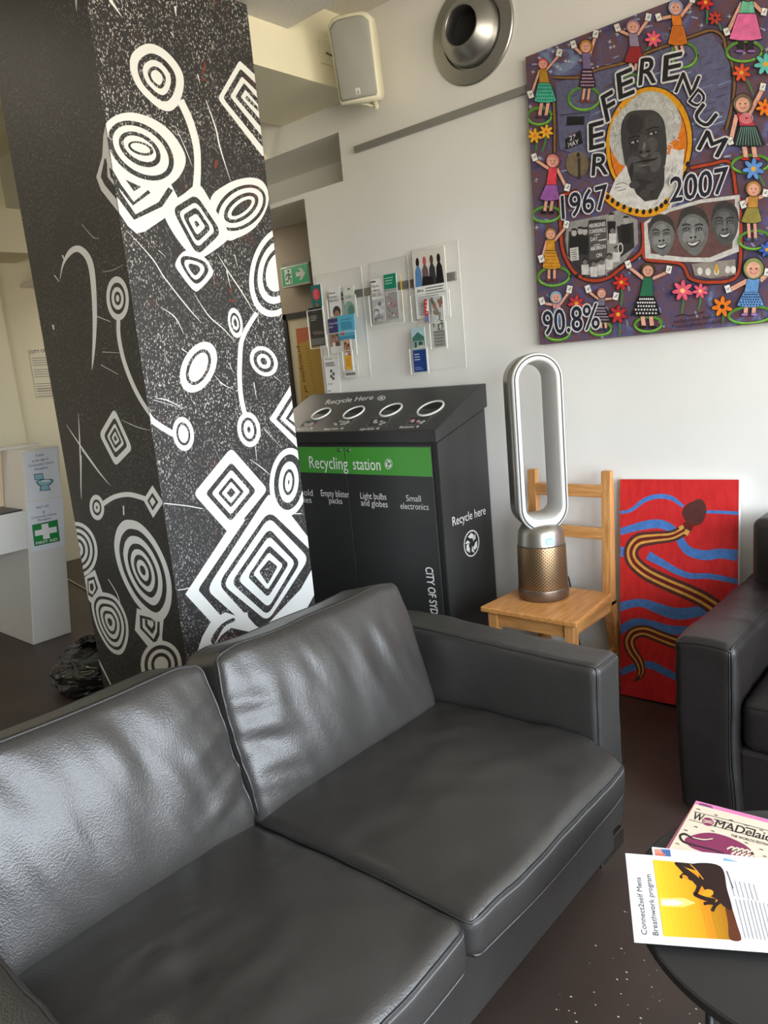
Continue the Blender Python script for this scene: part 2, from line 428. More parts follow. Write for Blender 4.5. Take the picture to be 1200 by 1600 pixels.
# ------------------------------------------------------------------ painted column
XC, YC, XL, YR = -2.6, 1.59, -3.361, 2.322
def speckle(name, dens, rust):
    m = bpy.data.materials.new(name); m.use_nodes = True
    n = m.node_tree.nodes; L = m.node_tree.links; p = n['Principled BSDF']; p.inputs['Roughness'].default_value = 0.55
    t = n.new('ShaderNodeTexCoord')
    def fac(scale, lo, hi, vor=False, detail=2, sc=(1, 1, 1)):
        mp = n.new('ShaderNodeMapping'); L.new(t.outputs['Object'], mp.inputs[0]); mp.inputs['Scale'].default_value = sc
        z = n.new('ShaderNodeTexVoronoi' if vor else 'ShaderNodeTexNoise'); z.inputs['Scale'].default_value = scale
        L.new(mp.outputs[0], z.inputs['Vector'])
        if not vor: z.inputs['Detail'].default_value = detail
        r = n.new('ShaderNodeMapRange'); r.inputs[1].default_value = lo; r.inputs[2].default_value = hi
        L.new(z.outputs['Distance' if vor else 'Fac'], r.inputs[0]); return r.outputs[0]
    def math2(op, a, b):
        k = n.new('ShaderNodeMath'); k.operation = op
        for i, q in enumerate((a, b)):
            if isinstance(q, (int, float)): k.inputs[i].default_value = q
            else: L.new(q, k.inputs[i])
        k.use_clamp = True; return k.outputs[0]
    fine = fac(170, 0.60, 0.66, detail=1, sc=(1, 1, .6)); zone = fac(4.0, 0.40, 0.66, detail=4)
    small = fac(90, 0.66, 0.70, detail=2)
    sp_ = math2('ADD', math2('MULTIPLY', math2('MULTIPLY', fine, math2('ADD', zone, .25)), dens), math2('MULTIPLY', small, math2('MULTIPLY', zone, dens)))
    tint = fac(9, 0.62, 0.74, detail=5)
    rc = n.new('ShaderNodeMixRGB'); rc.inputs[1].default_value = rgb(44, 43, 43); rc.inputs[2].default_value = rgb(120, 62, 44)
    L.new(math2('MULTIPLY', tint, rust), rc.inputs[0])
    mx = n.new('ShaderNodeMixRGB'); mx.inputs[2].default_value = rgb(215, 215, 212)
    L.new(rc.outputs[0], mx.inputs[1]); L.new(sp_, mx.inputs[0]); L.new(mx.outputs[0], p.inputs['Base Color']); return m
M_C1 = speckle('black_paint_heavy_spatter', 0.8, 0.3); M_C2 = speckle('black_paint_light_spatter', 0.16, 0.03)
col = thing('painted_column', 'large square black column painted with white concentric circle and diamond patterns', 'column', ((XC+XL)/2, (YC+YR)/2, 0))
cb = box((XL, YC, 0), (XC, YR, 3.42))
shaft = obj('shaft', (cb[0], cb[1], [0, 0, 1, 0, 1, 1]), [M_C1, M_C2], col)
D = Decal((XC, YC, 0), (0, 1, 0), (0, 0, 1), clip=(0.002, YR-YC-.001, 0.02, 3.3), eps=0.0002)      # lit face
Lf = Decal((XL, YC, 0), (1, 0, 0), (0, 0, 1), clip=(0.001, XC-XL-.0005, 0.02, 3.3), eps=0.0002)     # shaded face
CW = rgb(232, 234, 232)
def tr(ox, oy, s): return lambda p: [(ox+x/s, oy+y/s) for x, y in p]
def W(d, pts): d.poly(pts, CW)
def K(d, pts): d.poly(pts, (0, 0, 0, 1), mi=1)
def rings(d, pts, c, scales, cin=None):
    for i, s in enumerate(scales):
        cc = c if cin is None else (c[0]+(cin[0]-c[0])*(1-s), c[1]+(cin[1]-c[1])*(1-s))
        (W if i % 2 == 0 else K)(d, scl(pts, c, s, cc))
def erings(d, cx, cy, radii, deg=0):
    for i, (a, b) in enumerate(radii): (W if i % 2 == 0 else K)(d, ellp(cx, cy, a, b, deg, 48))
a1 = tr(0, 0, 3); a2 = tr(200, 0, 3); a3 = tr(0, 350, 4); a4 = tr(200, 350, 4); a5 = tr(0, 680, 3.81); a6 = tr(250, 680, 4.704)
def A1(x, y): return a1([(x, y)])[0]
# upper circle, stem
rings(D, crom(a1([(680, 207), (740, 215), (800, 260), (850, 330), (862, 400), (840, 480), (800, 520), (750, 510), (690, 460), (640, 400), (610, 320), (620, 250)])), (245, 121), [1, .71, .52, .33, .22])
D.ribbon(a1([(845, 470), (890, 570), (920, 680), (926, 780), (920, 890)]), [11, 11.5, 11, 10.5, 12], CW)
# big ellipse over the diamond at the corner
dm = a1([(450, 700), (520, 940), (600, 1060), (640, 1095), (680, 1085), (790, 1010), (840, 940), (800, 860), (700, 860), (560, 700)])
W(D, dm)
D.ribbon(a1([(500, 780), (552, 905), (632, 1018), (752, 958), (800, 885)]), 9, (0, 0, 0, 1), mi=1, smooth=False)
D.ribbon(a1([(520, 800), (560, 870), (625, 955), (700, 897)]), 6, (0, 0, 0, 1), mi=1, smooth=False)
W(D, crom(a1([(480, 620), (520, 555), (600, 527), (690, 545), (770, 590), (830, 655), (868, 730), (862, 790), (820, 850), (750, 885), (660, 850), (570, 790), (500, 720)])))
K(D, a1([(588, 842), (662, 876), (628, 897)]))
for i, (c, a, b, dg) in enumerate((((660, 706), 175, 115, 38), ((660, 705), 150, 94, 38), ((655, 700), 110, 68, 35), ((655, 697), 86, 49, 33), ((660, 696), 62, 30, 18), ((658, 694), 48, 20, 18))):
    (K if i % 2 == 0 else W)(D, a1(ellp(c[0], c[1], a, b, dg, 44)))
# square node with leaf and small square
W(D, crom(a1([(930, 865), (985, 940), (1030, 1010), (1075, 1085), (1055, 1135), (940, 1212), (895, 1195), (830, 1120), (772, 1015), (790, 960), (860, 910)])))
W(D, crom(a1([(870, 1175), (822, 1235), (850, 1290), (905, 1358), (935, 1358), (995, 1290), (990, 1250), (950, 1200)])))
E1 = fillet(a1([(866, 1195), (930, 1345), (1000, 1265), (940, 1190)]), .3)
e1 = crom(a1([(860, 1200), (845, 1240), (912, 1330), (970, 1275), (950, 1225)]))
for i, s in enumerate((1, .72, .42)): (K if i % 2 == 0 else W)(D, scl(e1, A1(905, 1262), s, A1(910, 1262)))
lf = crom(a2([(385, 945), (460, 865), (560, 833), (630, 850), (660, 920), (640, 1000), (590, 1070), (520, 1112), (455, 1115)]))
W(D, lf)
for i, (a, b) in enumerate(((132, 92), (118, 76), (94, 54), (76, 37), (58, 22))): (K if i % 2 == 0 else W)(D, a2(ellp(532-(4-i), 974, a, b, -38, 40)))
sq = fillet(a1([(812, 975), (925, 905), (1045, 1085), (930, 1195)]), .22)
W(D, fillet(a1([(775, 980), (930, 862), (1085, 1100), (925, 1225)]), .22))
for i, s in enumerate((1, .76, .58, .36, .12)): (K if i % 2 == 0 else W)(D, scl(sq, A1(928, 1045), s, A1(922, 1050)))
# chevrons cut by the right edge
for i, q in enumerate(([(522, 283), (600, 355), (640, 745), (420, 462)], [(527, 322), (600, 392), (640, 700), (445, 460)], [(533, 358), (605, 428), (640, 655), (478, 452)],
                       [(543, 388), (608, 462), (640, 615), (503, 455)], [(550, 420), (612, 492), (640, 585), (528, 455)], [(556, 448), (614, 508), (640, 550), (550, 462)])):
    (W if i % 2 == 0 else K)(D, fillet(a2(q), .08))
# half circle at the right edge with its long stem and node
for i, (a, b) in enumerate(((172, 285), (143, 245), (122, 203), (90, 158), (72, 125))): (W if i % 2 == 0 else K)(D, a4(ellp(935, 300, a, b, 12, 48)))
D.ribbon(a4([(805, 555), (745, 650), (708, 740), (699, 850), (697, 960), (706, 1080), (730, 1190)]), 7.2, CW)
for c, rr, dg in (((755, 1285), ((72, 110), (48, 76), (32, 58), (10, 20)), -8), ((670, 618), ((44, 95), (30, 64), (21, 46), (10, 26)), -10), ((440, 895), ((103, 168), (68, 119), (50, 98)), 24),
                  ((848, 858), ((80, 101), (58, 74), (40, 50), (18, 24)), -35), ((345, 1312), ((66, 107), (43, 73), (31, 56)), -8)):
    for i, (a, b) in enumerate(rr): (W if i % 2 == 0 else K)(D, a4(ellp(c[0], c[1], a, b, dg, 40)))
D.ribbon(a4([(120, 1180), (160, 1235), (285, 1315)]), [8, 9, 9], CW)
for i, q in enumerate(([(1030, 985), (883, 1220), (1085, 1425)], [(1035, 1045), (925, 1220), (1085, 1372)], [(1040, 1075), (950, 1218), (1085, 1345)], [(1045, 1120), (985, 1217), (1085, 1303)], [(1050, 1150), (1005, 1217), (1085, 1275)])):
    (W if i % 2 == 0 else K)(D, a4(q))
# diamonds at the bottom
def P6(*q): return a6(q)
W(D, P6((500, 690), (185, 1168), (385, 1385), (900, 1500), (900, 900), (600, 600)))
K(D, fillet(P6((760, 425), (278, 1135), (442, 1322), (480, 1300), (900, 1450), (900, 800)), .06))
W(D, fillet(P6((790, 440), (340, 1135), (660, 1420), (900, 1600), (1250, 960), (850, 440)), .12))
erings(D, 250+945/4.704, 680+345/4.704, [(x/4.704, y/4.704) for x, y in ((140, 252), (107, 205), (73, 152), (42, 96), (27, 72), (5, 18))], 4)
dpt = [((800, 552), (425, 1092), (740, 1440), (1210, 945)), ((800, 600), (460, 1098), (790, 1370), (1095, 905)), ((800, 682), (522, 1085), (790, 1325), (1032, 935)), ((800, 738), (572, 1065), (797, 1268), (995, 935)),
       ((800, 805), (643, 1040), (793, 1192), (947, 945)), ((800, 858), (683, 1018), (790, 1138), (905, 955)), ((800, 914), (727, 1002), (790, 1098), (863, 965))]
for i, q in enumerate(dpt): (K if i % 2 == 0 else W)(D, fillet(P6(*q), .13))
dq = P6((505, 92), (775, 400), (500, 735), (228, 432)); dc = (250+505/4.704, 680+425/4.704); dc2 = (250+522/4.704, 680+424/4.704)
for i, s in enumerate((1, .68, .52, .35, .25, .12)): (W if i % 2 == 0 else K)(D, scl(fillet(dq, .1), dc, s, dc2))
W(D, P6((1140, 940), (975, 1235), (1070, 1200), (1150, 1080)))
W(D, P6((270, 1600), (310, 1480), (375, 1365), (640, 1300), (660, 1390), (560, 1385), (450, 1470), (390, 1560), (370, 1620)))
K(D, crom(P6((375, 1500), (440, 1400), (530, 1345), (548, 1365), (470, 1410), (400, 1530))))
# scratches and drips on the lit face
for q, wd in (([(0, 50), (150, 215), (230, 340), (380, 530), (460, 620)], 2), ([(560, 190), (640, 320), (720, 440), (790, 560)], 2), ([(615, 290), (645, 420)], 1.8), ([(665, 190), (685, 270)], 1.6),
              ([(410, 430), (500, 570), (600, 660), (670, 740)], 1.8), ([(200, 520), (290, 580), (350, 690)], 2), ([(335, 780), (385, 815)], 2.4), ([(540, 945), (590, 1000), (660, 1035)], 1.6),
              ([(785, 990), (805, 1100)], 1.8), ([(170, 1090), (240, 1100), (340, 1150)], 2.4), ([(160, 1100), (330, 1150)], 1.2), ([(760, 1470), (830, 1520), (890, 1570)], 1.6), ([(795, 1390), (805, 1480)], 1.4),
              ([(850, 1280), (960, 1400)], 1.2), ([(190, 165), (235, 205)], 1.4), ([(910, 950), (960, 990)], 1.2), ([(630, 870), (660, 935)], 1.2)):
    D.ribbon(a4(q), [0.4]+[wd*.8]*(len(q)-2)+[0.4] if len(q) > 2 else [wd*.8, .3], CW)
for q, wd in (([(515, 0), (575, 85)], 5), ([(820, 30), (825, 78)], 4), ([(925, 350), (938, 395)], 2), ([(965, 470), (1010, 600), (1030, 690), (1080, 850)], 3), ([(820, 590), (870, 700), (900, 780)], 1.6), ([(800, 150), (815, 180)], 1.5)):
    D.ribbon(a1(q), [wd*.3]+[wd*.7]*(len(q)-2)+[.4] if len(q) > 2 else [wd, .3], CW)
for q in ([(30, 500), (200, 520), (310, 540)], [(130, 1140), (230, 1120)], [(850, 550), (980, 575), (1040, 575)]): D.ribbon(a6(q), 1.3, CW)
rs = rgb(122, 62, 46)
for (x, y, a, b) in ((955, 320, 5, 35), (955, 375, 16, 4), (1012, 770, 8, 22), (1085, 1410, 16, 5), (1080, 1360, 4, 18)): D.poly(a1(ellp(x, y, a, b, 10, 12)), rs)
D.build('painted_pattern', shaft, [PRINT, M_C1], label='white concentric circles and diamonds on the spattered face')
# shaded face
Lf.ribbon(a3([(375, 345), (395, 250), (440, 175), (490, 155), (540, 195), (570, 270), (585, 400), (592, 560), (590, 700), (582, 830), (575, 912)]), [.6, 3, 8, 10, 9.5, 9, 8, 7, 5.5, 3.5, .6], CW)
def EL(c, rr, T, dg=0):
    for i, (a, b) in enumerate(rr): (W if i % 2 == 0 else K)(Lf, T(ellp(c[0], c[1], a, b, dg, 40)))
EL((735, 465), ((70, 138), (50, 99), (38, 71), (22, 43), (10, 22)), a3, -3)
Lf.ribbon(a3([(740, 595), (742, 700), (770, 840), (820, 980), (880, 1100), (960, 1220)]), 6, CW)
dl = fillet(a3([(715, 1150), (828, 1405), (722, 1515), (620, 1315)]), .16)
rings(Lf, dl, (180.3, 685), [1, .72, .52, .38, .24, .11])
for q, wd in (([(415, 1255), (540, 1440), (665, 1610)], 3), ([(490, 1185), (500, 1400), (506, 1640)], 2.4), ([(390, 195), (400, 220)], 2.4), ([(340, 320), (370, 360)], 1.5), ([(330, 630), (337, 660)], 3), ([(510, 0), (580, 80), (620, 90)], 1),
              ([(760, 1225), (860, 1270), (940, 1290)], 1.4), ([(600, 575), (690, 610)], 1.4), ([(630, 880), (740, 940)], 1), ([(640, 300), (700, 290), (770, 255)], .9), ([(640, 800), (745, 805)], .9)):
    Lf.ribbon(a3(q), [.4]+[wd*.8]*(len(q)-2)+[.4] if len(q) > 2 else [wd, wd*.6], CW)
Lf.ribbon(a5([(482, 120), (482, 300), (485, 380)]), [2.2, 1.6, .4], CW); Lf.ribbon(a5([(490, 85), (590, 220), (655, 298)]), [2.4, 2, .4], CW)
Lf.ribbon(a5([(735, 420), (737, 475)]), 2.2, CW)
Lf.ribbon(a5([(605, 415), (680, 368), (770, 353), (870, 380)]), 7.5, CW)
EL((577, 430), ((43, 76), (27, 48), (18, 32), (5, 10)), a5, -6)
for i, s in enumerate((1, .55, .3)): (W if i % 2 == 0 else K)(Lf, scl(a5([(908, 298), (973, 400), (912, 492), (853, 385)]), (238, 784), s))
W(Lf, a5([(815, 1030), (803, 1160), (895, 1275), (880, 1300), (975, 1290), (965, 1200), (975, 1090)]))
for i, q in enumerate(([(832, 1070), (835, 1150), (925, 1245), (950, 1190), (952, 1100)], [(848, 1090), (850, 1145), (915, 1215), (935, 1170), (938, 1110)], [(862, 1095), (865, 1135), (908, 1185), (925, 1150), (925, 1110)], [(878, 1100), (880, 1125), (903, 1150), (915, 1130), (912, 1110)])):
    (K if i % 2 == 0 else W)(Lf, a5(q))
EL((960, 1365), ((122, 142), (100, 116), (80, 92), (60, 70), (42, 48)), a5, 0)
big = crom(a5([(760, 503), (835, 525), (920, 620), (990, 760), (1022, 900), (1012, 1030), (960, 1108), (890, 1082), (800, 985), (720, 830), (682, 680), (690, 580), (718, 525)]))
rings(Lf, big, (850/3.81, 680+805/3.81), [1, .82, .68, .53, .42, .31, .21, .10])
lc = ellp(460, 680, 120, 165, -8, 40)
for i, s in enumerate((1, .86, .76, .63, .53, .40, .29, .16)): (W if i % 2 == 0 else K)(Lf, a5(scl(lc, (460, 680), s)))
W(Lf, a5([(505, 845), (565, 800), (610, 930), (560, 1020), (520, 970)]))
for i, q in enumerate(([(520, 855), (562, 840), (585, 910), (555, 970), (525, 950)], [(527, 870), (558, 858), (572, 910), (553, 950), (530, 935)], [(535, 885), (553, 880), (560, 910), (550, 930), (538, 920)])):
    (K if i % 2 == 0 else W)(Lf, a5(q))
rm = crom(a5([(615, 935), (690, 965), (750, 1070), (766, 1180), (742, 1280), (700, 1306), (640, 1262), (575, 1140), (545, 1010), (565, 945)]))
rings(Lf, rm, (655/3.81, 680+1112/3.81), [1, .86, .76, .62, .52, .38, .28, .13])
Lf.ribbon(a5([(578, 1320), (660, 1485)]), 2.2, CW)
Lf.ribbon(a5([(645, 855), (700, 950), (722, 1030)]), [1, 1.4, .5], CW)
Lf.ribbon([(119, 0), (120, 18)], [3.5, .4], CW)
W(Lf, a1([(500, 560), (485, 640), (480, 735), (452, 830), (475, 892), (560, 1000), (620, 900), (600, 600)]))
K(Lf, a1([(490, 745), (473, 830), (492, 868), (560, 950), (600, 900), (510, 800), (497, 740)])); W(Lf, a1([(503, 775), (505, 830), (560, 900), (600, 860)])); K(Lf, a1([(512, 785), (520, 830), (560, 880), (600, 850)]))
Lf.build('painted_pattern', shaft, [PRINT, M_C2], label='pale rings and hooked line on the shaded face')

# ------------------------------------------------------------------ leather
def leather(name, c, rough, seed):
    m = bpy.data.materials.new(name); m.use_nodes = True
    n = m.node_tree.nodes; L = m.node_tree.links; p = n['Principled BSDF']
    t = n.new('ShaderNodeTexCoord')
    z = n.new('ShaderNodeTexNoise'); z.inputs['Scale'].default_value = 3.5; z.inputs['Detail'].default_value = 5; L.new(t.outputs['Object'], z.inputs['Vector'])
    r = n.new('ShaderNodeValToRGB'); r.color_ramp.elements[0].color = tuple(x*.8 for x in c[:3])+(1,); r.color_ramp.elements[1].color = tuple(x*1.25 for x in c[:3])+(1,)
    L.new(z.outputs['Fac'], r.inputs[0]); L.new(r.outputs[0], p.inputs['Base Color'])
    mr_ = n.new('ShaderNodeMapRange'); mr_.inputs[3].default_value = rough-.07; mr_.inputs[4].default_value = rough+.09
    L.new(z.outputs['Fac'], mr_.inputs[0]); L.new(mr_.outputs[0], p.inputs['Roughness'])
    v = n.new('ShaderNodeTexVoronoi'); v.inputs['Scale'].default_value = 240; L.new(t.outputs['Object'], v.inputs['Vector'])
    z2 = n.new('ShaderNodeTexNoise'); z2.inputs['Scale'].default_value = 14; z2.inputs['Detail'].default_value = 4; L.new(t.outputs['Object'], z2.inputs['Vector'])
    b1 = n.new('ShaderNodeBump'); b1.inputs['Strength'].default_value = .35; b1.inputs['Distance'].default_value = .0012; L.new(v.outputs['Distance'], b1.inputs['Height'])
    b2 = n.new('ShaderNodeBump'); b2.inputs['Strength'].default_value = .25; b2.inputs['Distance'].default_value = .006; L.new(z2.outputs['Fac'], b2.inputs['Height'])
    L.new(b1.outputs[0], b2.inputs['Normal']); L.new(b2.outputs[0], p.inputs['Normal'])
    p.inputs['Specular IOR Level'].default_value = .6
    return m
M_LEA = leather('charcoal_leather', rgb(51, 49, 47), .35, 1)
M_LEB = leather('black_brown_leather', rgb(33, 29, 28), .38, 2)
M_SEAM = mat('dark_leather_piping', rgb(44, 44, 44), .4); M_SEAMB = mat('black_piping', rgb(30, 28, 28), .4)
M_STITCH = mat('grey_stitching', rgb(120, 120, 118), .6)
M_CHROME = mat('worn_chrome_foot', rgb(150, 148, 142), .3, 1.0)
def nz(x, y, z=0.0): return noise.noise(Vector((x, y, z)))
def sst(a, b, x):
    t = max(0, min(1, (x-a)/(b-a))); return t*t*(3-2*t)

sofa = thing('leather_sofa', 'charcoal grey two-seat leather sofa with square arms in front of the column', 'sofa', (-1.35, 1.07, 0))
XF = -0.80      # front of the seat cushions
LA, RA, MID = 0.345, 1.838, 1.035
obj('base', bbox((-1.84, LA-.002, .055), (-.885, RA+.002, .315), .012), M_LEA, sofa)
obj('back_frame', bbox((-1.90, LA-.13, .06), (-1.775, RA+.14, .64), .03, 3), M_LEA, sofa)
def arm_shape(seed, hx):
    def f(q, n):
        a = 0.006*nz(q.x*6+seed, q.z*5)+0.004*nz(q.x*15, q.y*10+seed, q.z*12)
        return q+n*a+Vector((0, 0, 0.006*math.sin((q.x+hx)*5)))*(1 if q.z > 0 else 0)
    return f
def sofa_arm(y0, y1, inner, seed):
    R = RBox((.49, (y1-y0)/2, .285), .028, fr((-1.41, (y0+y1)/2, .335)), arm_shape(seed, .49), m=(26, 6, 14))
    a = obj('arm', R.mesh(), M_LEA, sofa, True)
    hx, hy, hz = R.h; s = inner
    obj('piping', tube(R.path([(-hx+.05, s*(hy-.006), hz), (hx, s*(hy-.006), hz), (hx, s*(hy-.006), -hz+.02)], 30), .0045, 6), M_SEAM, a, True)
    obj('piping', tube(R.path([(hx, -s*(hy-.008), hz), (hx, -s*(hy-.008), -hz+.02)], 24), .004, 6), M_SEAM, a, True)
    obj('piping', tube(R.path([(hx, -hy, hz-.006), (hx, hy, hz-.006)], 12), .004, 6), M_SEAM, a, True)
sofa_arm(RA, RA+.15, -1, 1.0); sofa_arm(LA-.15, LA, 1, 5.0)
def seat(y0, y1, seed, dent, outer):
    hy = (y1-y0)/2-.002; hx = .37; hz = .058
    def shape(q, n):
        u, v = q.x/hx, q.y/hy
        crown = .034*max(0, 1-abs(u)**2.6)*max(0, 1-abs(v)**2.6)
        dz = 0
        if q.z > -.01:
            dz = crown-.020*(1-sst(-1, .6, u))
            dz += 0.007*nz(q.x*5+seed, q.y*5, 1)+0.0045*nz(q.x*13, q.y*11+seed, 2)
            if dent:
                dx_, dy_ = q.x-.02, q.y+.10
                g = math.exp(-((dx_/.16)**2+(dy_/.14)**2))
                dz += g*(-.012+.016*nz(q.x*16+3, q.y*10, 4)+.008*nz(q.x*30, q.y*22, 9))
            else:
                g = math.exp(-((q.x-.05)/.1)**2-((q.y-.05)/.25)**2); dz += g*.006*nz(q.x*10, q.y*5, 8)
        dx = 0.012*(1-v*v) if q.x > 0 else 0
        dx += .004*nz(q.y*4+seed, q.z*4) if q.x > .2 else 0
        yy = q.y-(.075*sst(.55, 1.02, u) if outer*v > 0 else 0)*abs(v)**2*outer
        return Vector((q.x+dx, yy, q.z+dz))
    R = RBox((hx, hy, hz), .036, fr((XF-.008-hx, (y0+y1)/2, .348)), shape, m=(34, 34, 3))
    c = obj('seat_cushion', R.mesh(), M_LEA, sofa, True)
    obj('piping', tube(R.path([(-hx+.05, hy, hz-.012), (hx, hy, hz-.012), (hx, -hy, hz-.012), (-hx+.05, -hy, hz-.012)], 26), .0038, 6), M_SEAM, c, True)
    obj('stitching', tube(R.path([(hx, hy, hz-.022), (hx, -hy, hz-.022)], 40), .0011, 5), M_STITCH, c, True)
    obj('piping', tube(R.path([(hx, hy, -hz+.006), (hx, -hy, -hz+.006)], 30), .0036, 6), M_SEAM, c, True)
    obj('stitching', tube(R.path([(hx, hy, -hz+.014), (hx, -hy, -hz+.014)], 40), .0010, 5), M_STITCH, c, True)
seat(LA, MID, 1.3, True, -1); seat(MID, RA+.003, 4.1, False, 1)
def back(y0, y1, seed, kind):
    tl = math.radians(16); A = (math.cos(tl), 0, math.sin(tl)); Cz = (-math.sin(tl), 0, math.cos(tl))
    hx, hy, hz = .095, (y1-y0)/2-.003, .245
    O = Vector((-1.450, (y0+y1)/2, .350))+Vector(Cz)*hz-Vector(A)*hx
    def shape(q, n):
        u, v = q.y/hy, q.z/hz
        bulge = max(0, 1-abs(u)**2.4)*max(0, 1-abs(v)**2.4)
        dx = 0
        if q.x > 0:
            dx = .040*bulge
            # creases fanning down from the top edge
            edge = (1-abs(u)**6)*(1-abs(v)**5)
            x = q.y*17+q.z*4.5+1.6*nz(q.y*4, q.z*4, seed)
            dx += edge*(.0125*nz(x*.62, q.z*2.2, seed+5))*(.5+.5*sst(-.9, .6, v))
            dx += edge*.0050*nz(q.y*26+q.z*8, q.z*5, seed+9)
            # pull creases at the lower inner corner
            su = u if kind > 0 else -u
            g = math.exp(-((su+.92)/.30)**2-((v+.15)/.62)**2)
            dx += g*.017*nz(q.z*15+su*1.6+seed, su*1.5, 2.0)+g*.009*nz(q.z*34+su*3, su*2.5, seed)
            dx -= .012*math.exp(-((v+1)/.16)**2)
        sag = -.010*(1-u*u)*sst(.5, 1, v)+.006*nz(q.y*5+seed, 0.3)*sst(.3, 1, v)
        rnd = -.016*sst(.72, 1, abs(u))*sst(.3, 1, v)
        side = .012*nz(q.z*6, seed)*sst(.8, 1, abs(u))
        pinch = -.05*sst(.35, 1.0, v)*abs(u)**3*(hy/.4)*.55
        return Vector((q.x+dx, q.y+side*.4+(pinch if u > 0 else -pinch)*.6, q.z+sag+rnd))
    R = RBox((hx, hy, hz), .032, fr(O, A, (0, 1, 0), Cz), shape, m=(4, 44, 30))
    c = obj('back_cushion', R.mesh(), M_LEA, sofa, True)
    a = hx-.012
    obj('piping', tube(R.path([(a, -hy, -hz+.05), (a, -hy, hz), (a, hy, hz), (a, hy, -hz+.05)], 34), .0036, 6), M_SEAM, c, True)
    a = -hx+.02
    obj('piping', tube(R.path([(a, -hy, -hz+.05), (a, -hy, hz), (a, hy, hz), (a, hy, -hz+.05)], 34), .0036, 6), M_SEAM, c, True)
back(MID, 1.80, 2.2, 1); back(LA+.01, MID, 6.3, -1)
for (x, y) in ((-.925, RA+.045), (-.925, LA-.045), (-1.80, RA+.045), (-1.80, LA-.045)):
    obj('foot', join(bbox((x-.05, y-.075, 0), (x+.012, y+.075, .055), .003), ), M_CHROME, sofa, label='chrome block foot')

# ------------------------------------------------------------------ armchair
ach = thing('leather_armchair', 'black leather armchair with wide square arms beside the red canvas', 'armchair', (-.36, 2.58, 0))
AX0, AX1, AY0, AY1, AZ = -.838, -.655, 2.175, 2.985, .60
def achair_arm(x0, x1, s, seed):
    R = RBox(((x1-x0)/2, (AY1-AY0)/2, (AZ-.03)/2), .03, fr(((x0+x1)/2, (AY0+AY1)/2, .03+(AZ-.03)/2)),
             lambda q, n: q+n*(.006*nz(q.y*7+seed, q.z*6, q.x*6)+.004*nz(q.y*20, q.x*7, seed+q.z*16))+Vector((.012*sst(-.05, -.27, q.z)*(1 if s > 0 else -1), 0, .010*(1-(q.x/((x1-x0)/2))**2) if q.z > .2 else 0)), m=(8, 26, 20))
    a = obj('arm', R.mesh(), M_LEB, ach, True); hx, hy, hz = R.h
    obj('piping', tube(R.path([(s*(hx-.006), hy-.05, hz), (s*(hx-.006), -hy, hz), (s*(hx-.006), -hy, -hz+.02)], 30), .0045, 6), M_SEAMB, a, True)
    obj('piping', tube(R.path([(-hx, -hy, hz-.012), (hx, -hy, hz-.012)], 14), .004, 6), M_SEAMB, a, True)
    obj('piping', tube(R.path([(s*(hx-.016), -hy, hz-.01), (s*(hx-.016), -hy, -hz+.02)], 30), .003, 6), M_SEAMB, a, True)
achair_arm(AX0, AX1, 1, 2.0); achair_arm(-.055, .128, -1, 7.0)
obj('base', bbox((AX1-.01, 2.215, .03), (-.045, 2.97, .27), .02), M_LEB, ach)
RB = RBox((.298, .29, .085), .04, fr((-.355, 2.495, .345)), lambda q, n: Vector((q.x, q.y, q.z+(.03*(1-(q.x/.3)**2)*(1-(q.y/.3)**2)+.006*nz(q.x*6, q.y*6) if q.z > 0 else 0))), m=(16, 16, 4))
sc_ = obj('seat_cushion', RB.mesh(), M_LEB, ach, True)
obj('piping', tube(RB.path([(.298, -.29, .07), (-.298, -.29, .07)], 30), .004, 6), M_SEAMB, sc_, True)
RB = RBox((.44, .085, .21), .035, fr((-.355, 2.90, .63)), lambda q, n: q+n*.006*nz(q.x*6, q.z*6, 3), m=(24, 4, 10))
obj('backrest', RB.mesh(), M_LEB, ach, True)
RB = RBox((.29, .08, .19), .05, fr((-.355, 2.74, .60)), lambda q, n: q+Vector((0, -.03*(1-(q.x/.3)**2)*(1-(q.z/.2)**2) if q.y < 0 else 0, 0)), m=(18, 4, 12))
obj('back_cushion', RB.mesh(), M_LEB, ach, True)
for x in (AX0+.07, .06):
    for y in (2.25, 2.92): obj('foot', box((x-.03, y-.03, 0), (x+.03, y+.03, .04)), M_SEAMB, ach)

# ------------------------------------------------------------------ recycling station
M_BIN = mat('black_powder_coat', rgb(50, 50, 50), .38, noise_amt=.04, noise_scale=5)
M_BIND = mat('dark_gap', rgb(16, 16, 16), .7); M_GREEN = mat('green_vinyl_band', rgb(72, 152, 58), .4)
BX1, BXM, BYF, BZ = -2.045, -2.612, 2.648, 1.135
BX0 = 2*BXM-BX1
binr = thing('recycling_station', 'black recycling cabinet with green band and round slots in its sloping lid', 'recycling bin', ((BX0+BX1)/2, 2.85, 0))
SL = (1.245-BZ)/(YW-.004-BYF)
obj('body', prism([(BX0, BYF, .03), (BX0, YW-.014, .03), (BX0, YW-.014, 1.245), (BX0, BYF, BZ)], (BX1-BX0, 0, 0)), M_BIN, binr)
obj('plinth', box((BX0+.03, BYF+.03, 0), (BX1-.03, YW-.02, .03)), M_BIND, binr)
lid_lo = 1.138; ZF = 1.195; ZR = 1.365; ly0, ly1 = BYF-.018, YW-.003
lid_poly = [(BX0-.012, ly0, lid_lo), (BX0-.012, ly1, lid_lo+.118), (BX0-.012, ly1, ZR), (BX0-.012, ly1-.055, ZR), (BX0-.012, ly0, ZF)]
lid = obj('lid', bevel(prism(lid_poly, (BX1-BX0+.024, 0, 0)), .004), M_BIN, binr)
LO = Vector((BX0, ly0, ZF)); LV = (Vector((0, ly1-.055, ZR))-Vector((0, ly0, ZF))).normalized()
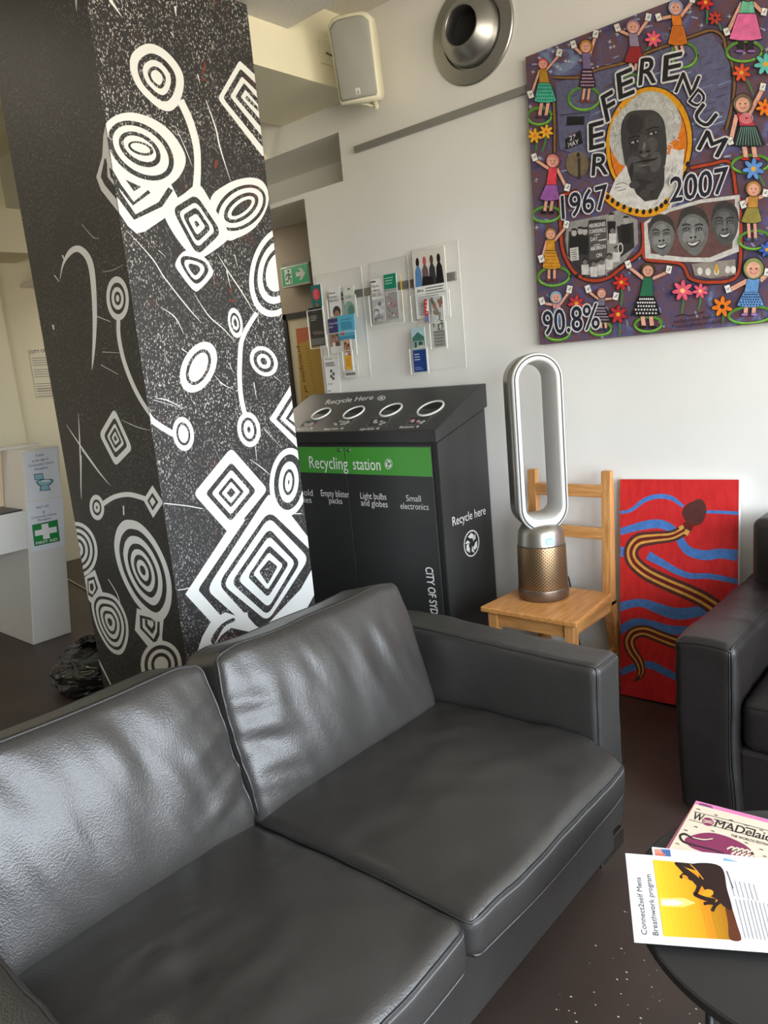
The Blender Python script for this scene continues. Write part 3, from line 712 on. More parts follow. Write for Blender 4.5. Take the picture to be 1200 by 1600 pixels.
LD = Decal(LO, (1, 0, 0), LV, eps=.0003)
bw = rgb(235, 235, 232)
for (x, y, a, b) in ((502, 647, 16, 8.4), (553, 645, 17.5, 9), (611, 641, 18.5, 9.4), (673, 638.5, 21.5, 12)):
    a_ = Vector(LD.uv((x-a, y+4))); b_ = Vector(LD.uv((x+a, y-4)))
    cu_, cv_ = (a_+b_)/2; r = (b_.x-a_.x)/2
    n_ = 40; oo, ii = [], []
    for k in range(n_):
        t = 2*math.pi*k/n_; oo.append((cu_+r*math.cos(t), cv_+r*math.sin(t))); ii.append((cu_+r*.86*math.cos(t), cv_+r*.86*math.sin(t)))
    def lp(u, v, h): return LD.O+LD.U*u+LD.V*v+LD.N*h
    V = [lp(u, v, .0) for u, v in oo]+[lp(u, v, .006) for u, v in oo]+[lp(u, v, .006) for u, v in ii]+[lp(u, v, .0012) for u, v in ii]
    Fc = [(j*n_+k, j*n_+(k+1) % n_, (j+1)*n_+(k+1) % n_, (j+1)*n_+k) for j in range(3) for k in range(n_)]
    rim = obj('slot_rim', (V, Fc), mat('white_slot_rim', bw, .4), lid, True, label='white ring around a deposit slot')
    obj('slot_opening', ([lp(u, v, .0012) for u, v in ii], [tuple(range(n_))]), M_BIND, lid)
    obj('slot_flap', ([lp(u, v, .002) for u, v in ii[n_//2:]], [tuple(range(n_//2))]), mat('slot_flap', rgb(30, 30, 30), .3), lid)
LD.text('Recycle Here', (508, 632), (582, 624), 8, bw, .02, vdir=(4, -7.5))
LD.build('printed_lettering', lid); LD = Decal(LO, (1, 0, 0), LV, eps=.0003)
LD.ell(596, 622, 6.5, 3.6, -10, bw); LD.ell(596, 622, 4.8, 2.5, -10, BLACK); LD.ell(596, 622, 3.2, 1.5, -10, bw)
LD.build('printed_logo', lid)
for (x0, y0, x1, y1, nm, c) in ((468, 667, 492, 657, 'Batteries', rgb(190, 70, 90)), (516, 667, 546, 655, 'Blister Packs', None), (572, 667, 603, 652, 'Light Bulbs', None), (634, 664, 666, 650, 'Electronics', rgb(190, 60, 90))):
    LD = Decal(LO, (1, 0, 0), LV, eps=.0003)
    LD.poly([(x0, y0), (x1, y0-1.5), (x1+9, y1-1), (x0+9, y1)], rgb(120, 120, 118)); LD.poly([(x0+1.4, y0-.8), (x1-.8, y0-2), (x1+7.4, y1-.2), (x0+9, y1+.8)], rgb(58, 58, 58))
    random.seed(int(x0))
    for k in range(9):
        t, q = random.random()*.7+.12, random.random()*.6+.2; LD.ell(x0+(x1-x0)*t+9*q, y0+(y1-y0)*q, 3, 1.5, -15, c if c and k < 3 else rgb(185, 185, 182), step=False, n=8)
    LD.layer += 1
    LD.text(nm, (x0-10 if x0 > 500 else x0-4, y0+5), (x0+12, y0+4), 3.4, bw, .03, vdir=(1.6, -3))
    LD.text('+', (x0+15, y0+5), (x0+20, y0+4.6), 4, bw, .05, vdir=(1.6, -4))
    LD.build('slot_sign', lid)

# doors
GZ0, GZ1 = .985, 1.118
for x0, x1, hx_ in ((BX0+.006, BXM-.002, BXM-.03), (BXM+.002, BX1-.030, BXM+.035)):
    d = obj('door', bbox((x0, BYF-.012, .05), (x1, BYF-.0005, 1.128), .0015), M_BIN, binr)
    obj('green_band', box((x0+.001, BYF-.0128, GZ0), (x1-.001, BYF-.0119, GZ1)), M_GREEN, d)
    B_ = (Vector((1, 0, 0)), Vector((0, 0, 1)), Vector((0, -1, 0)))
    obj('lock', join(lathe((hx_, BYF-.0128, 1.103), [(.009, 0), (.009, .004), (.006, .006)], 16, basis=B_), lathe((hx_, BYF-.0128, 1.103), [(.003, .006), (.003, .008)], 10, basis=B_)), M_METAL, d)
obj('hinge_post', box((BX1-.026, BYF-.006, .05), (BX1-.004, BYF, 1.128)), mat('hinge_black', rgb(28, 28, 28), .5), binr)
FD = Decal((BX0, BYF-.0131, 0), (1, 0, 0), (0, 0, 1), eps=.00025)
def fd(*calls, logo=False):
    d = Decal((BX0, BYF-.0131, 0), (1, 0, 0), (0, 0, 1), eps=.00025)
    for c in calls: d.text(*c)
    if logo: recycle_logo(d, 607, 725, 8, .75, dark=rgb(66, 140, 52))
    d.build('printed_logo' if logo else 'printed_lettering', binr)
def recycle_logo(d, cx, cy, r, sx=1.0, dark=BLACK, light=WHITE, disc=True):
    rx = r*sx
    if disc:
        d.ell(cx, cy, rx, r, 0, light); d.ell(cx, cy, rx*.9, r*.9, 0, dark)
    for k in range(3):
        a = math.radians(90+120*k)
        def q(rad, ang): return (cx+rx*rad*math.cos(a+math.radians(ang)), cy-r*rad*math.sin(a+math.radians(ang)))
        d.poly([q(.72, 34), q(.80, -4), q(.66, -34), q(.34, -40), q(.40, -8), q(.44, 22)], light, step=False)
        d.poly([q(.86, -40), q(.18, -52), q(.60, -66)], light, step=False)
    d.layer += 1
gt = rgb(225, 225, 222)
fd(('Recycling', (484, 731), (544, 734), 19, WHITE)); fd(('station', (552, 733.5), (595, 735), 19, WHITE)); fd(logo=True)
fd(('Household', (440, 771), (489, 775), 9.5, gt), ('batteries', (447, 783), (487, 786), 9.5, gt))
fd(('Empty blister', (502, 775), (546, 777.5), 10, gt), ('packs', (514.5, 786), (535, 787.5), 9, gt))
fd(('Light bulbs', (563.5, 779), (604, 781), 10, gt), ('and globes', (564.5, 790), (606, 793), 10, gt))
fd(('Small', (635, 783), (658, 784), 10, gt), ('electronics', (626, 795), (670, 797), 10, gt))
fd(('CITY OF SYDNEY', (664.5, 886), (676, 983), 12, WHITE, .03))
SD = Decal((BX1, BYF, 0), (0, 1, 0), (0, 0, 1), eps=.0004)
SD.text('Recycle here', (707.5, 822), (759, 803), 13, WHITE)
SD.build('printed_lettering', binr); SD = Decal((BX1, BYF, 0), (0, 1, 0), (0, 0, 1), eps=.0004)
c_ = SD.uv((737, 849)); SD.px = False
recycle_logo(SD, c_[0], c_[1], -.064, -1.0, dark=rgb(44, 44, 44)); SD.px = True
SD.build('printed_logo', binr)

# ------------------------------------------------------------------ pine chair
def wood(name, c1, c2, st):
    m = bpy.data.materials.new(name); m.use_nodes = True
    n = m.node_tree.nodes; L = m.node_tree.links; p = n['Principled BSDF']; p.inputs['Roughness'].default_value = .42
    t = n.new('ShaderNodeTexCoord'); mp = n.new('ShaderNodeMapping'); mp.inputs['Scale'].default_value = st; L.new(t.outputs['Object'], mp.inputs[0])
    z = n.new('ShaderNodeTexNoise'); z.inputs['Scale'].default_value = 9; z.inputs['Detail'].default_value = 7; z.inputs['Distortion'].default_value = .8
    L.new(mp.outputs[0], z.inputs['Vector']); r = n.new('ShaderNodeValToRGB'); r.color_ramp.elements[0].position = .3; r.color_ramp.elements[1].position = .7
    r.color_ramp.elements[0].color = c1; r.color_ramp.elements[1].color = c2; L.new(z.outputs['Fac'], r.inputs[0]); L.new(r.outputs[0], p.inputs['Base Color']); return m
W1, W2 = rgb(176, 118, 62), rgb(216, 162, 100)
M_WZ = wood('pine_vertical_grain', W1, W2, (9, 9, .8)); M_WX = wood('pine_cross_grain', W1, W2, (.8, 9, 9)); M_WS = wood('pine_seat_boards', rgb(186, 124, 64), rgb(224, 164, 98), (7, .7, 9))
pc = thing('wooden_chair', 'varnished pine kitchen chair with two back slats holding the tower fan', 'chair', (-1.565, 2.75, 0))
CX0, CX1, CY0, CY1, CZ = -1.768, -1.365, 2.512, 2.93, .458
for x in (CX0+.004, CX1-.046):
    obj('back_post', bevel(hexa([(x, 2.985, 0), (x+.042, 2.985, 0), (x+.042, 3.03, 0), (x, 3.03, 0), (x, 2.89, .42), (x+.042, 2.89, .42), (x+.042, 2.94, .42), (x, 2.94, .42)]), .003), M_WZ, pc)
    obj('back_post', bevel(hexa([(x, 2.892, .40), (x+.042, 2.892, .40), (x+.042, 2.94, .40), (x, 2.94, .40), (x, 2.925, .978), (x+.042, 2.925, .978), (x+.042, 2.955, .978), (x, 2.955, .978)]), .003), M_WZ, pc)
for z0, z1, y in ((.865, .918, 2.928), (.685, .735, 2.918)):
    obj('back_slat', bbox((CX0+.04, y-.008, z0), (CX1-.04, y+.014, z1), .003), M_WX, pc)
seat_m = bevel(hexa([(CX0-.012, CY0, CZ-.024), (CX1+.03, CY0, CZ-.024), (CX1-.005, CY1-.02, CZ-.024), (CX0+.008, CY1-.02, CZ-.024), (CX0-.012, CY0, CZ), (CX1+.03, CY0, CZ), (CX1-.005, CY1-.02, CZ), (CX0+.008, CY1-.02, CZ)]), .006, 3)
obj('seat', seat_m, M_WS, pc)
for x in (CX0+.012, CX1-.036):
    obj('front_leg', bbox((x, CY0+.02, 0), (x+.042, CY0+.062, CZ-.022), .003), M_WZ, pc)
obj('apron', bbox((CX0+.05, CY0+.03, CZ-.085), (CX1-.03, CY0+.05, CZ-.024), .002), M_WX, pc)
for x in (CX0+.02, CX1-.03): obj('side_rail', bbox((x, CY0+.06, CZ-.085), (x+.02, CY1-.03, CZ-.024), .002), mat('pine_side', W1, .45, col2=W2, stretch=(9, .8, 9)), pc)
for x in (CX0+.022, CX1-.032): obj('stretcher', bbox((x, CY0+.06, .16), (x+.018, 2.97, .195), .002), M_WX, pc)
obj('stretcher', bbox((CX0+.03, 2.76, .17), (CX1-.03, 2.778, .20), .002), M_WX, pc)

# ------------------------------------------------------------------ tower fan
FX, FY, FZ0 = -1.612, 2.755, CZ+.0006
fan = thing('tower_fan', 'white and bronze bladeless tower fan standing on the pine chair', 'fan', (FX, FY, FZ0))
def perforated():
    m = bpy.data.materials.new('perforated_bronze'); m.use_nodes = True
    n = m.node_tree.nodes; L = m.node_tree.links; p = n['Principled BSDF']
    p.inputs['Metallic'].default_value = .85; p.inputs['Roughness'].default_value = .38
    t = n.new('ShaderNodeTexCoord'); s = n.new('ShaderNodeSeparateXYZ'); L.new(t.outputs['Object'], s.inputs[0])
    def M(op, a, b=None):
        k = n.new('ShaderNodeMath'); k.operation = op
        for i, q in enumerate((a, b)):
            if q is None: continue
            if isinstance(q, (int, float)): k.inputs[i].default_value = q
            else: L.new(q, k.inputs[i])
        return k.outputs[0]
    an = M('MULTIPLY', M('ARCTAN2', s.outputs[1], s.outputs[0]), 42.0); zz = M('MULTIPLY', s.outputs[2], 2*math.pi/.0135)
    d1 = M('MULTIPLY', M('COSINE', an), M('COSINE', zz))
    k = M('GREATER_THAN', d1, .45)
    mx = n.new('ShaderNodeMixRGB'); mx.inputs[1].default_value = rgb(158, 130, 98); mx.inputs[2].default_value = rgb(70, 52, 38); L.new(k, mx.inputs[0])
    L.new(mx.outputs[0], p.inputs['Base Color']); return m
M_BRZ = mat('bronze_base', rgb(128, 112, 98), .35, .8); M_SIL = mat('satin_nickel', rgb(170, 166, 158), .32, .9); M_FW = mat('fan_white', rgb(208, 207, 204), .4)
obj('base', lathe((FX, FY, FZ0), [(.104, 0), (.107, .004), (.107, .045), (.105, .050)], 48), M_BRZ, fan, True)
obj('filter_shroud', lathe((FX, FY, FZ0), [(.104, .050), (.105, .056), (.102, .225), (.100, .232)], 64, cap=False), perforated(), fan, True)
bd = obj('body', lathe((FX, FY, FZ0), [(.100, .232), (.099, .238), (.094, .290), (.080, .318), (.055, .325)], 48), M_SIL, fan, True)
nx, ny = .786, -.618; nl = math.hypot(nx, ny); nx /= nl; ny /= nl
NF = Vector((nx, ny, 0)); TF = Vector((-ny, nx, 0)); ZF_ = Vector((0, 0, 1))
dc_ = Vector((FX, FY, FZ0+.258))+NF*.0975
obj('display', lathe(dc_-NF*.006, [(.019, 0), (.019, .0065), (.0, .0066)], 28, basis=(TF, ZF_, NF)), mat('display_glass', rgb(150, 200, 215), .2), bd, label='round pale blue status display')
dd = Decal(dc_+NF*.0008, TF, ZF_, px=False, eps=.0002)
for q in ([(-.010, -.008), (-.004, -.008), (-.004, .008), (-.010, .008)], [(0, -.01), (.002, -.01), (.002, .01), (0, .01)], [(.006, -.006), (.012, -.006), (.012, .006), (.006, .006)]): dd.poly(q, rgb(235, 250, 255))
dd.build('display_marks', bd)
LZ0, LZ1, LW = FZ0+.292, 1.487, .1085
def loop(rad, c0, c1, n=22):
    pts = []
    for i in range(n+1):
        t = math.pi*i/n; pts.append((rad*math.cos(t), c1+rad*math.sin(t), math.cos(t), math.sin(t)))
    for i in range(n+1):
        t = math.pi+math.pi*i/n; pts.append((rad*math.cos(t), c0+rad*math.sin(t), math.cos(t), math.sin(t)))
    return pts
def sweep(sec, c0, c1, base):
    """sec: closed section of (radial, depth)"""
    P = loop(1.0, c0, c1); N_, S = len(P), len(sec); V, Fc = [], []
    for (a, b, ca, sa) in P:
        zc = c1 if b >= c1 else c0
        if abs(b-c1) < 1e-9: zc = c1
        for r, dpt_ in sec:
            r -= .024*max(0, -sa)**2 if r < LW-.02 else 0
            V.append(tuple(base+TF*(ca*r)+ZF_*(zc+sa*r)+NF*dpt_))
    for i in range(N_):
        for j in range(S): Fc.append((i*S+j, ((i+1) % N_)*S+j, ((i+1) % N_)*S+(j+1) % S, i*S+(j+1) % S))
    return V, Fc
base_l = Vector((FX, FY, 0)); c0, c1 = LZ0+LW, LZ1-LW
obj('air_loop', sweep([(LW, .052), (LW-.004, .058), (LW-.026, .058), (LW-.030, .052), (LW-.044, -.066), (LW-.040, -.070), (LW-.014, -.070), (LW-.004, .030), (LW, .040)], c0, c1, base_l), M_FW, fan, True)
obj('outer_shell', sweep([(LW+.0015, .036), (LW-.004, .038), (LW-.012, -.072), (LW-.008, -.074)], c0, c1, base_l), M_SIL, fan, True)
obj('air_slot', sweep([(LW-.0080, .0586), (LW-.0135, .0588), (LW-.0135, .056), (LW-.0080, .056)], c0, c1, base_l), mat('slot_black', rgb(25, 25, 26), .5), fan)
obj('neck', lathe((FX, FY, FZ0), [(.058, .30), (.05, .345)], 32), M_SIL, fan, True)
pts = [Vector((-1.70, 2.80, .008)), Vector((-1.74, 2.90, .008)), Vector((-1.70, 2.97, .012)), Vector((-1.66, 2.93, .008)), Vector((-1.60, 2.96, .008)), Vector((-1.57, 3.0, .05)), Vector((-1.59, 2.985, .25)), Vector((-1.60, 2.965, .46)), Vector((-1.605, 2.935, .50)), Vector((-1.61, 2.89, .478)), Vector((-1.612, 2.863, .472))]
cable = obj('power_cord', tube([Vector(p) for p in crom([tuple(p) for p in pts], False, 6)], .0035, 6), mat('black_cable', rgb(28, 28, 28), .5), None, True)
tag(cable, 'thin black power cord looped on the floor behind the pine chair', 'cord')

# ------------------------------------------------------------------ large mural painting on the wall
PX0, PX1, PZ0, PZ1, PY = -1.716, -.70, 1.518, 2.676, 3.012
art = thing('referendum_painting', 'large unframed painting of a grey portrait ringed by dancing figures and flowers', 'painting', ((PX0+PX1)/2, PY, PZ0))
def canvas_ground():
    m = bpy.data.materials.new('violet_brushwork'); m.use_nodes = True
    n = m.node_tree.nodes; L = m.node_tree.links; p = n['Principled BSDF']; p.inputs['Roughness'].default_value = .5
    t = n.new('ShaderNodeTexCoord'); mp = n.new('ShaderNodeMapping'); mp.inputs['Scale'].default_value = (1, 1, 1.2); L.new(t.outputs['Object'], mp.inputs[0])
    z = n.new('ShaderNodeTexNoise'); z.inputs['Scale'].default_value = 7; z.inputs['Detail'].default_value = 8; z.inputs['Distortion'].default_value = 1.5; L.new(mp.outputs[0], z.inputs['Vector'])
    r = n.new('ShaderNodeValToRGB'); el = r.color_ramp.elements
    el[0].position = .32; el[0].color = rgb(74, 70, 104); el[1].position = .72; el[1].color = rgb(126, 140, 172)
    for q, c in ((.43, rgb(98, 82, 110)), (.52, rgb(110, 76, 78)), (.60, rgb(92, 88, 132))): k = el.new(q); k.color = c
    L.new(z.outputs['Fac'], r.inputs[0]); L.new(r.outputs[0], p.inputs['Base Color'])
    bp = n.new('ShaderNodeBump'); bp.inputs['Strength'].default_value = .3; bp.inputs['Distance'].default_value = .002; L.new(z.outputs['Fac'], bp.inputs['Height']); L.new(bp.outputs[0], p.inputs['Normal'])
    return m
cv = obj('canvas', bbox((PX0, PY, PZ0), (PX1, YW-.001, PZ1), .003), canvas_ground(), art)
G = Decal((PX0, PY, PZ0), (1, 0, 0), (0, 0, 1), clip=(.002, PX1-PX0-.002, .002, PZ1-PZ0-.002), eps=.00003)
S = 3.077
def T1(x, y): return (810+x/S, y/S)
def T2(x, y): return (810+x/S, 250+y/S)
G.T = T1
random.seed(11)
for k in range(420):           # loose brush strokes
    x, y = random.uniform(0, 1200), random.uniform(-60, 1640); an = random.uniform(-.6, .6)+(1.4 if y > 1150 else 0); l = random.uniform(14, 46)
    G.ribbon([(x, y), (x+l*math.cos(an), y+l*math.sin(an)*.8)], random.uniform(4, 11), random.choice([rgb(150, 165, 195), rgb(80, 74, 120), rgb(120, 80, 80), rgb(100, 96, 150), rgb(70, 84, 130)]), smooth=False, step=False)
G.layer += 1
for k in range(70):            # stars
    x, y = (random.uniform(30, 520), random.uniform(60, 420)) if k < 44 else (random.uniform(820, 1200), random.uniform(0, 260))
    if k > 58: x, y = random.uniform(50, 150), random.uniform(480, 1200)
    r = random.uniform(7, 17)
    for a in range(4):
        t = a*math.pi/4+random.random()*.3; rr = r*(1 if a % 2 == 0 else .6)
        G.ribbon([(x-rr*math.cos(t), y-rr*math.sin(t)), (x, y), (x+rr*math.cos(t), y+rr*math.sin(t))], [.5, 3, .5], rgb(205, 205, 212), smooth=False, step=False)
G.layer += 1
G.poly([(180, 400), (380, 330), (520, 310), (760, 215), (930, 160), (1020, 280), (1020, 560), (850, 760), (420, 780), (200, 720)], rgb(98, 98, 128))
for k in range(110):
    x, y = random.uniform(220, 980), random.uniform(270, 760); l = random.uniform(25, 70)
    G.ribbon([(x, y), (x+l, y-l*.35)], random.uniform(3, 9), random.choice([rgb(160, 178, 205), rgb(88, 78, 108), rgb(104, 78, 82), rgb(120, 138, 172), rgb(78, 76, 108)]), smooth=False, step=False)
G.layer += 1
BR = rgb(134, 98, 58); BK = rgb(30, 28, 30)
for c, wd in ((BK, 20), (BR, 12)):
    G.ribbon([(170, 372), (300, 372), (385, 335), (520, 300), (640, 247), (760, 205), (830, 177), (930, 147), (985, 178), (1000, 240), (1032, 320), (1040, 420), (1022, 540), (1000, 625)], wd, c)
    G.ribbon([(172, 480), (176, 600), (176, 735)], wd, c)
# banners
G.poly([(235, 560), (320, 560), (318, 600), (232, 605)], BK); G.poly([(225, 670), (300, 628), (312, 690), (232, 720)], BK)
G.text('27', (248, 678), (278, 668), 22, rgb(220, 220, 222), .02); G.text('MAY', (242, 710), (292, 692), 22, rgb(220, 220, 222), .02)
G.ribbon([(220, 720), (300, 630)], 4, BK); G.ribbon([(200, 555), (345, 540)], 4, BK); G.ribbon([(315, 540), (340, 580)], 5, rgb(60, 90, 140))
G.poly(ellp(285, 790, 55, 60), rgb(120, 105, 80)); G.ribbon([(293, 760), (295, 860)], 14, rgb(60, 55, 50)); G.ell(290, 745, 9, 11, 0, rgb(50, 45, 40))
# portrait
YO = rgb(228, 158, 26); OR = rgb(222, 122, 30)
G.poly(ellp(630, 690, 212, 278, 6), BK); G.poly(ellp(630, 690, 206, 272, 6), YO); G.poly(ellp(628, 700, 186, 250, 6), BK); G.poly(ellp(628, 700, 182, 246, 6), OR)
hair = crom([(560, 470), (620, 440), (690, 450), (750, 500), (785, 580), (765, 660), (720, 700), (700, 800), (520, 800), (470, 760), (440, 690), (450, 600), (500, 530)])
G.poly(hair, rgb(186, 186, 182))
for k in range(110):
    t = random.random()*6.28; q = random.uniform(.72, 1); x, y = 612+165*q*math.cos(t), 610+165*q*math.sin(t)
    if y > 700 and 500 < x < 710: continue
    G.ribbon([(x, y), (x+random.uniform(-16, 16), y+10), (x+random.uniform(-14, 14), y+20)], 3, random.choice([rgb(225, 225, 222), rgb(140, 140, 138), rgb(205, 205, 200)]), step=False, n=3)
G.layer += 1
coat = rgb(214, 212, 208)
G.poly([(800, 715), (720, 745), (705, 800), (735, 830), (700, 930), (640, 1000), (560, 985), (440, 960), (520, 800), (600, 1020), (735, 1000), (790, 880)], coat)
G.poly([(520, 790), (435, 945), (490, 985), (600, 1015), (690, 990), (740, 900), (790, 830), (795, 740), (720, 745)], coat)
face = crom([(500, 590), (535, 540), (600, 530), (660, 535), (700, 580), (712, 650), (715, 730), (705, 820), (700, 900), (660, 985), (600, 975), (550, 930), (525, 840), (505, 740), (495, 660)])
G.poly(face, rgb(62, 60, 60))
for x, y, a, b, c in ((560, 600, 40, 50, 50), (650, 590, 40, 40, 72), (640, 700, 30, 40, 84), (560, 790, 40, 40, 80), (660, 780, 28, 50, 86), (600, 900, 60, 40, 48), (610, 720, 22, 38, 96), (565, 700, 34, 30, 52), (540, 840, 12, 60, 44)):
    G.ell(x, y, a, b, 10, rgb(c, c-2, c-2), n=20)
for x, y, dg in ((562, 682, -16), (650, 640, -18)):
    G.ell(x, y, 27, 11, dg, rgb(30, 30, 30)); G.ell(x, y+1, 19, 6, dg, rgb(170, 170, 168)); G.ell(x+3, y, 7, 7, 0, rgb(15, 15, 15)); G.ribbon([(x-32, y-12), (x, y-26), (x+30, y-26)], 7, rgb(28, 28, 28))
G.poly(crom([(590, 650), (615, 655), (640, 720), (625, 738), (595, 742), (575, 728)]), rgb(74, 72, 72)); G.ell(590, 733, 9, 6, 0, rgb(25, 25, 25)); G.ell(625, 728, 9, 6, 0, rgb(25, 25, 25)); G.ell(606, 705, 6, 20, 8, rgb(120, 118, 116))
G.ribbon([(560, 785), (600, 776), (650, 768), (672, 758)], [3, 9, 9, 3], rgb(26, 26, 26)); G.ribbon([(575, 800), (610, 796), (645, 785)], [2, 8, 2], rgb(108, 104, 102))
G.T = T2
G.poly([(520, 25), (470, 90), (438, 165), (560, 215), (640, 238), (610, 200), (570, 165), (545, 110)], coat); G.poly([(795, -40), (735, -55), (715, 40), (705, 120), (670, 190), (610, 200), (640, 238), (745, 110), (785, 30)], coat)
for q in ([(470, 120), (505, 110), (530, 120)], [(480, 150), (520, 140)], [(465, 135), (495, 130)]): G.ribbon(q, 3, rgb(60, 60, 60))
for k in range(26):
    x, y = random.uniform(710, 780), random.uniform(0, 100); G.ribbon([(x, y), (x-10, y+24)], 3, rgb(170, 168, 165), step=False)
for x, y in ((600, 60), (560, 120), (640, 130), (610, 160)): G.ell(x, y, 26, 18, -10, rgb(70, 68, 68), n=16)
G.ribbon([(415, 165), (470, 215), (540, 245), (610, 258), (680, 240), (730, 190)], 34, YO); G.layer += 1
for x, y in ((432, 178), (455, 195), (480, 212), (510, 226), (540, 240), (572, 246), (604, 250), (636, 246), (666, 236), (690, 220), (710, 202), (805, 65), (815, 20)): G.ell(x, y, 9, 13, 15, BK, step=False, n=12)
G.layer += 1
RO = rgb(176, 66, 40)
for c, wd in ((BK, 24), (RO, 15)):
    G.ribbon([(200, 172), (206, 330), (218, 440), (268, 535), (340, 578), (430, 568), (520, 500), (598, 430), (600, 300)], wd, c)
    G.ribbon([(604, 420), (620, 478), (780, 498), (830, 570), (930, 588), (1050, 560), (1072, 400), (1066, 180)], wd, c)
    G.ribbon([(830, 40), (930, 20), (1020, 15), (1050, 165)], wd, c)
    G.ribbon([(200, 172), (290, 150)], wd, c)
for t in range(9): G.ell(250+t*34, 545+20*math.sin(t*.5+.4)-t*4, 8, 11, 30, BK, step=False, n=10)
G.layer += 1
# group photograph in grey
G.poly([(235, 300), (430, 262), (480, 240), (575, 290), (578, 400), (510, 490), (400, 560), (320, 550), (240, 470), (228, 380)], rgb(150, 148, 146))
G.poly([(245, 345), (335, 320), (340, 290), (425, 285), (430, 470), (300, 540), (240, 460)], rgb(58, 56, 56)); G.poly([(475, 320), (555, 300), (560, 420), (490, 470)], rgb(48, 46, 46)); G.poly([(338, 310), (425, 290), (430, 470), (345, 480)], rgb(84, 82, 82))
for x, y, w_ in ((270, 350, 38), (300, 342, 34), (322, 345, 32), (450, 275, 34), (520, 290, 44)):
    G.poly([(x-w_*.6, y+20), (x+w_*.6, y+20), (x+w_*.5, y+110), (x-w_*.5, y+110)], rgb(34, 33, 33)); G.ell(x, y, 13, 17, 0, rgb(176, 172, 168), n=14); G.poly([(x-16, y-10), (x+16, y-12), (x+9, y-22), (x-9, y-21)], rgb(40, 38, 38))
for x, y in ((323, 490), (365, 500), (402, 490), (440, 465), (455, 340), (475, 430)):
    G.poly([(x-18, y+14), (x+18, y+12), (x+16, y+62), (x-16, y+62)], rgb(205, 203, 200)); G.ell(x, y, 12, 15, 0, rgb(120, 116, 112), n=12); G.ribbon([(x-12, y-6), (x, y-15), (x+12, y-6)], 7, rgb(36, 34, 34))
G.poly([(250, 425), (290, 418), (294, 480), (254, 486)], rgb(205, 203, 200)); G.lines((256, 436), (286, 431), (260, 476), 5, 3, rgb(60, 58, 58)); G.ell(493, 425, 14, 28, 0, rgb(205, 203, 200), n=16); G.ell(493, 425, 9, 20, 0, rgb(50, 50, 50), n=16)
for t_, x0, y0, x1, y1 in (('ABORIGINES', 342, 327, 420, 317), ('CONFERENCE', 342, 355, 422, 345), ('DAY', 350, 392, 384, 386), ('ABORIGIN', 350, 437, 422, 424), ('ON', 378, 470, 404, 464)):
    G.text(t_, (x0, y0), (x1, y1), 19, rgb(230, 230, 228), .02)
G.ribbon([(386, 388), (425, 381)], 6, rgb(210, 208, 206)); G.ribbon([(368, 362), (396, 357)], 4, rgb(210, 208, 206)); G.ribbon([(365, 410), (396, 404)], 4, rgb(210, 208, 206))
# three smiling portraits
G.poly([(606, 300), (720, 235), (880, 190), (1066, 168), (1062, 440), (930, 492), (800, 490), (612, 472)], rgb(206, 204, 200)); G.poly([(622, 305), (730, 250), (880, 208), (1044, 188), (1030, 425), (920, 470), (800, 468), (640, 450)], rgb(104, 74, 70))
for x, y, a, b, tone in ((690, 365, 66, 100, 112), (842, 345, 78, 118, 112), (995, 310, 68, 108, 84)):
    clip0 = G.clip
    G.poly(crom([(x-a*.95, y-b*.2), (x-a*.6, y-b*.85), (x+a*.1, y-b), (x+a*.75, y-b*.7), (x+a*.95, y), (x+a*.7, y+b*.6), (x+a*.15, y+b*.98), (x-a*.45, y+b*.75), (x-a*.85, y+b*.35)]), rgb(tone, tone, tone))
    G.poly(crom([(x-a*.98, y-b*.1), (x-a*.75, y-b*.8), (x, y-b*1.05), (x+a*.8, y-b*.75), (x+a, y-b*.1), (x+a*.7, y-b*.5), (x, y-b*.72), (x-a*.6, y-b*.55)]), rgb(62, 58, 58))
    for dx, dy, ra, rb, dt in ((-.35, .25, .3, .25, 26), (.42, .18, .28, .25, 22), (0, -.4, .4, .18, 20), (0, .1, .12, .28, 30)): G.ell(x+a*dx, y+b*dy, a*ra, b*rb, 0, rgb(tone+dt, tone+dt, tone+dt), n=16)
    for sx in (-.42, .36):
        G.ell(x+a*sx, y-b*.1, a*.22, b*.07, -8, rgb(34, 34, 34), n=14); G.ell(x+a*sx, y-b*.09, a*.12, b*.035, -8, rgb(190, 190, 190), n=12); G.ell(x+a*sx, y-b*.09, a*.06, b*.04, 0, rgb(20, 20, 20), n=10)
        G.ribbon([(x+a*(sx-.26), y-b*.24), (x+a*sx, y-b*.31), (x+a*(sx+.26), y-b*.27)], 6, rgb(36, 36, 36))
    G.ell(x-a*.12, y+b*.24, 7, 5, 0, rgb(40, 40, 40), n=10); G.ell(x+a*.14, y+b*.22, 7, 5, 0, rgb(40, 40, 40), n=10)
    G.poly(crom([(x-a*.42, y+b*.42), (x, y+b*.44), (x+a*.45, y+b*.34), (x+a*.2, y+b*.6), (x-a*.15, y+b*.62)]), rgb(50, 46, 46)); G.poly(crom([(x-a*.34, y+b*.45), (x, y+b*.47), (x+a*.38, y+b*.38), (x+a*.14, y+b*.54), (x-a*.14, y+b*.56)]), rgb(214, 214, 212))
G.poly([(835, 500), (1045, 478), (1048, 550), (930, 570), (850, 555)], rgb(150, 140, 132))
for x in (875, 915, 955, 1010, 1035): G.ell(x, 530+random.uniform(-8, 8), 13, 18, 0, rgb(225, 222, 216), n=12)
G.ell(955, 525, 9, 24, 0, rgb(220, 170, 60), n=12)
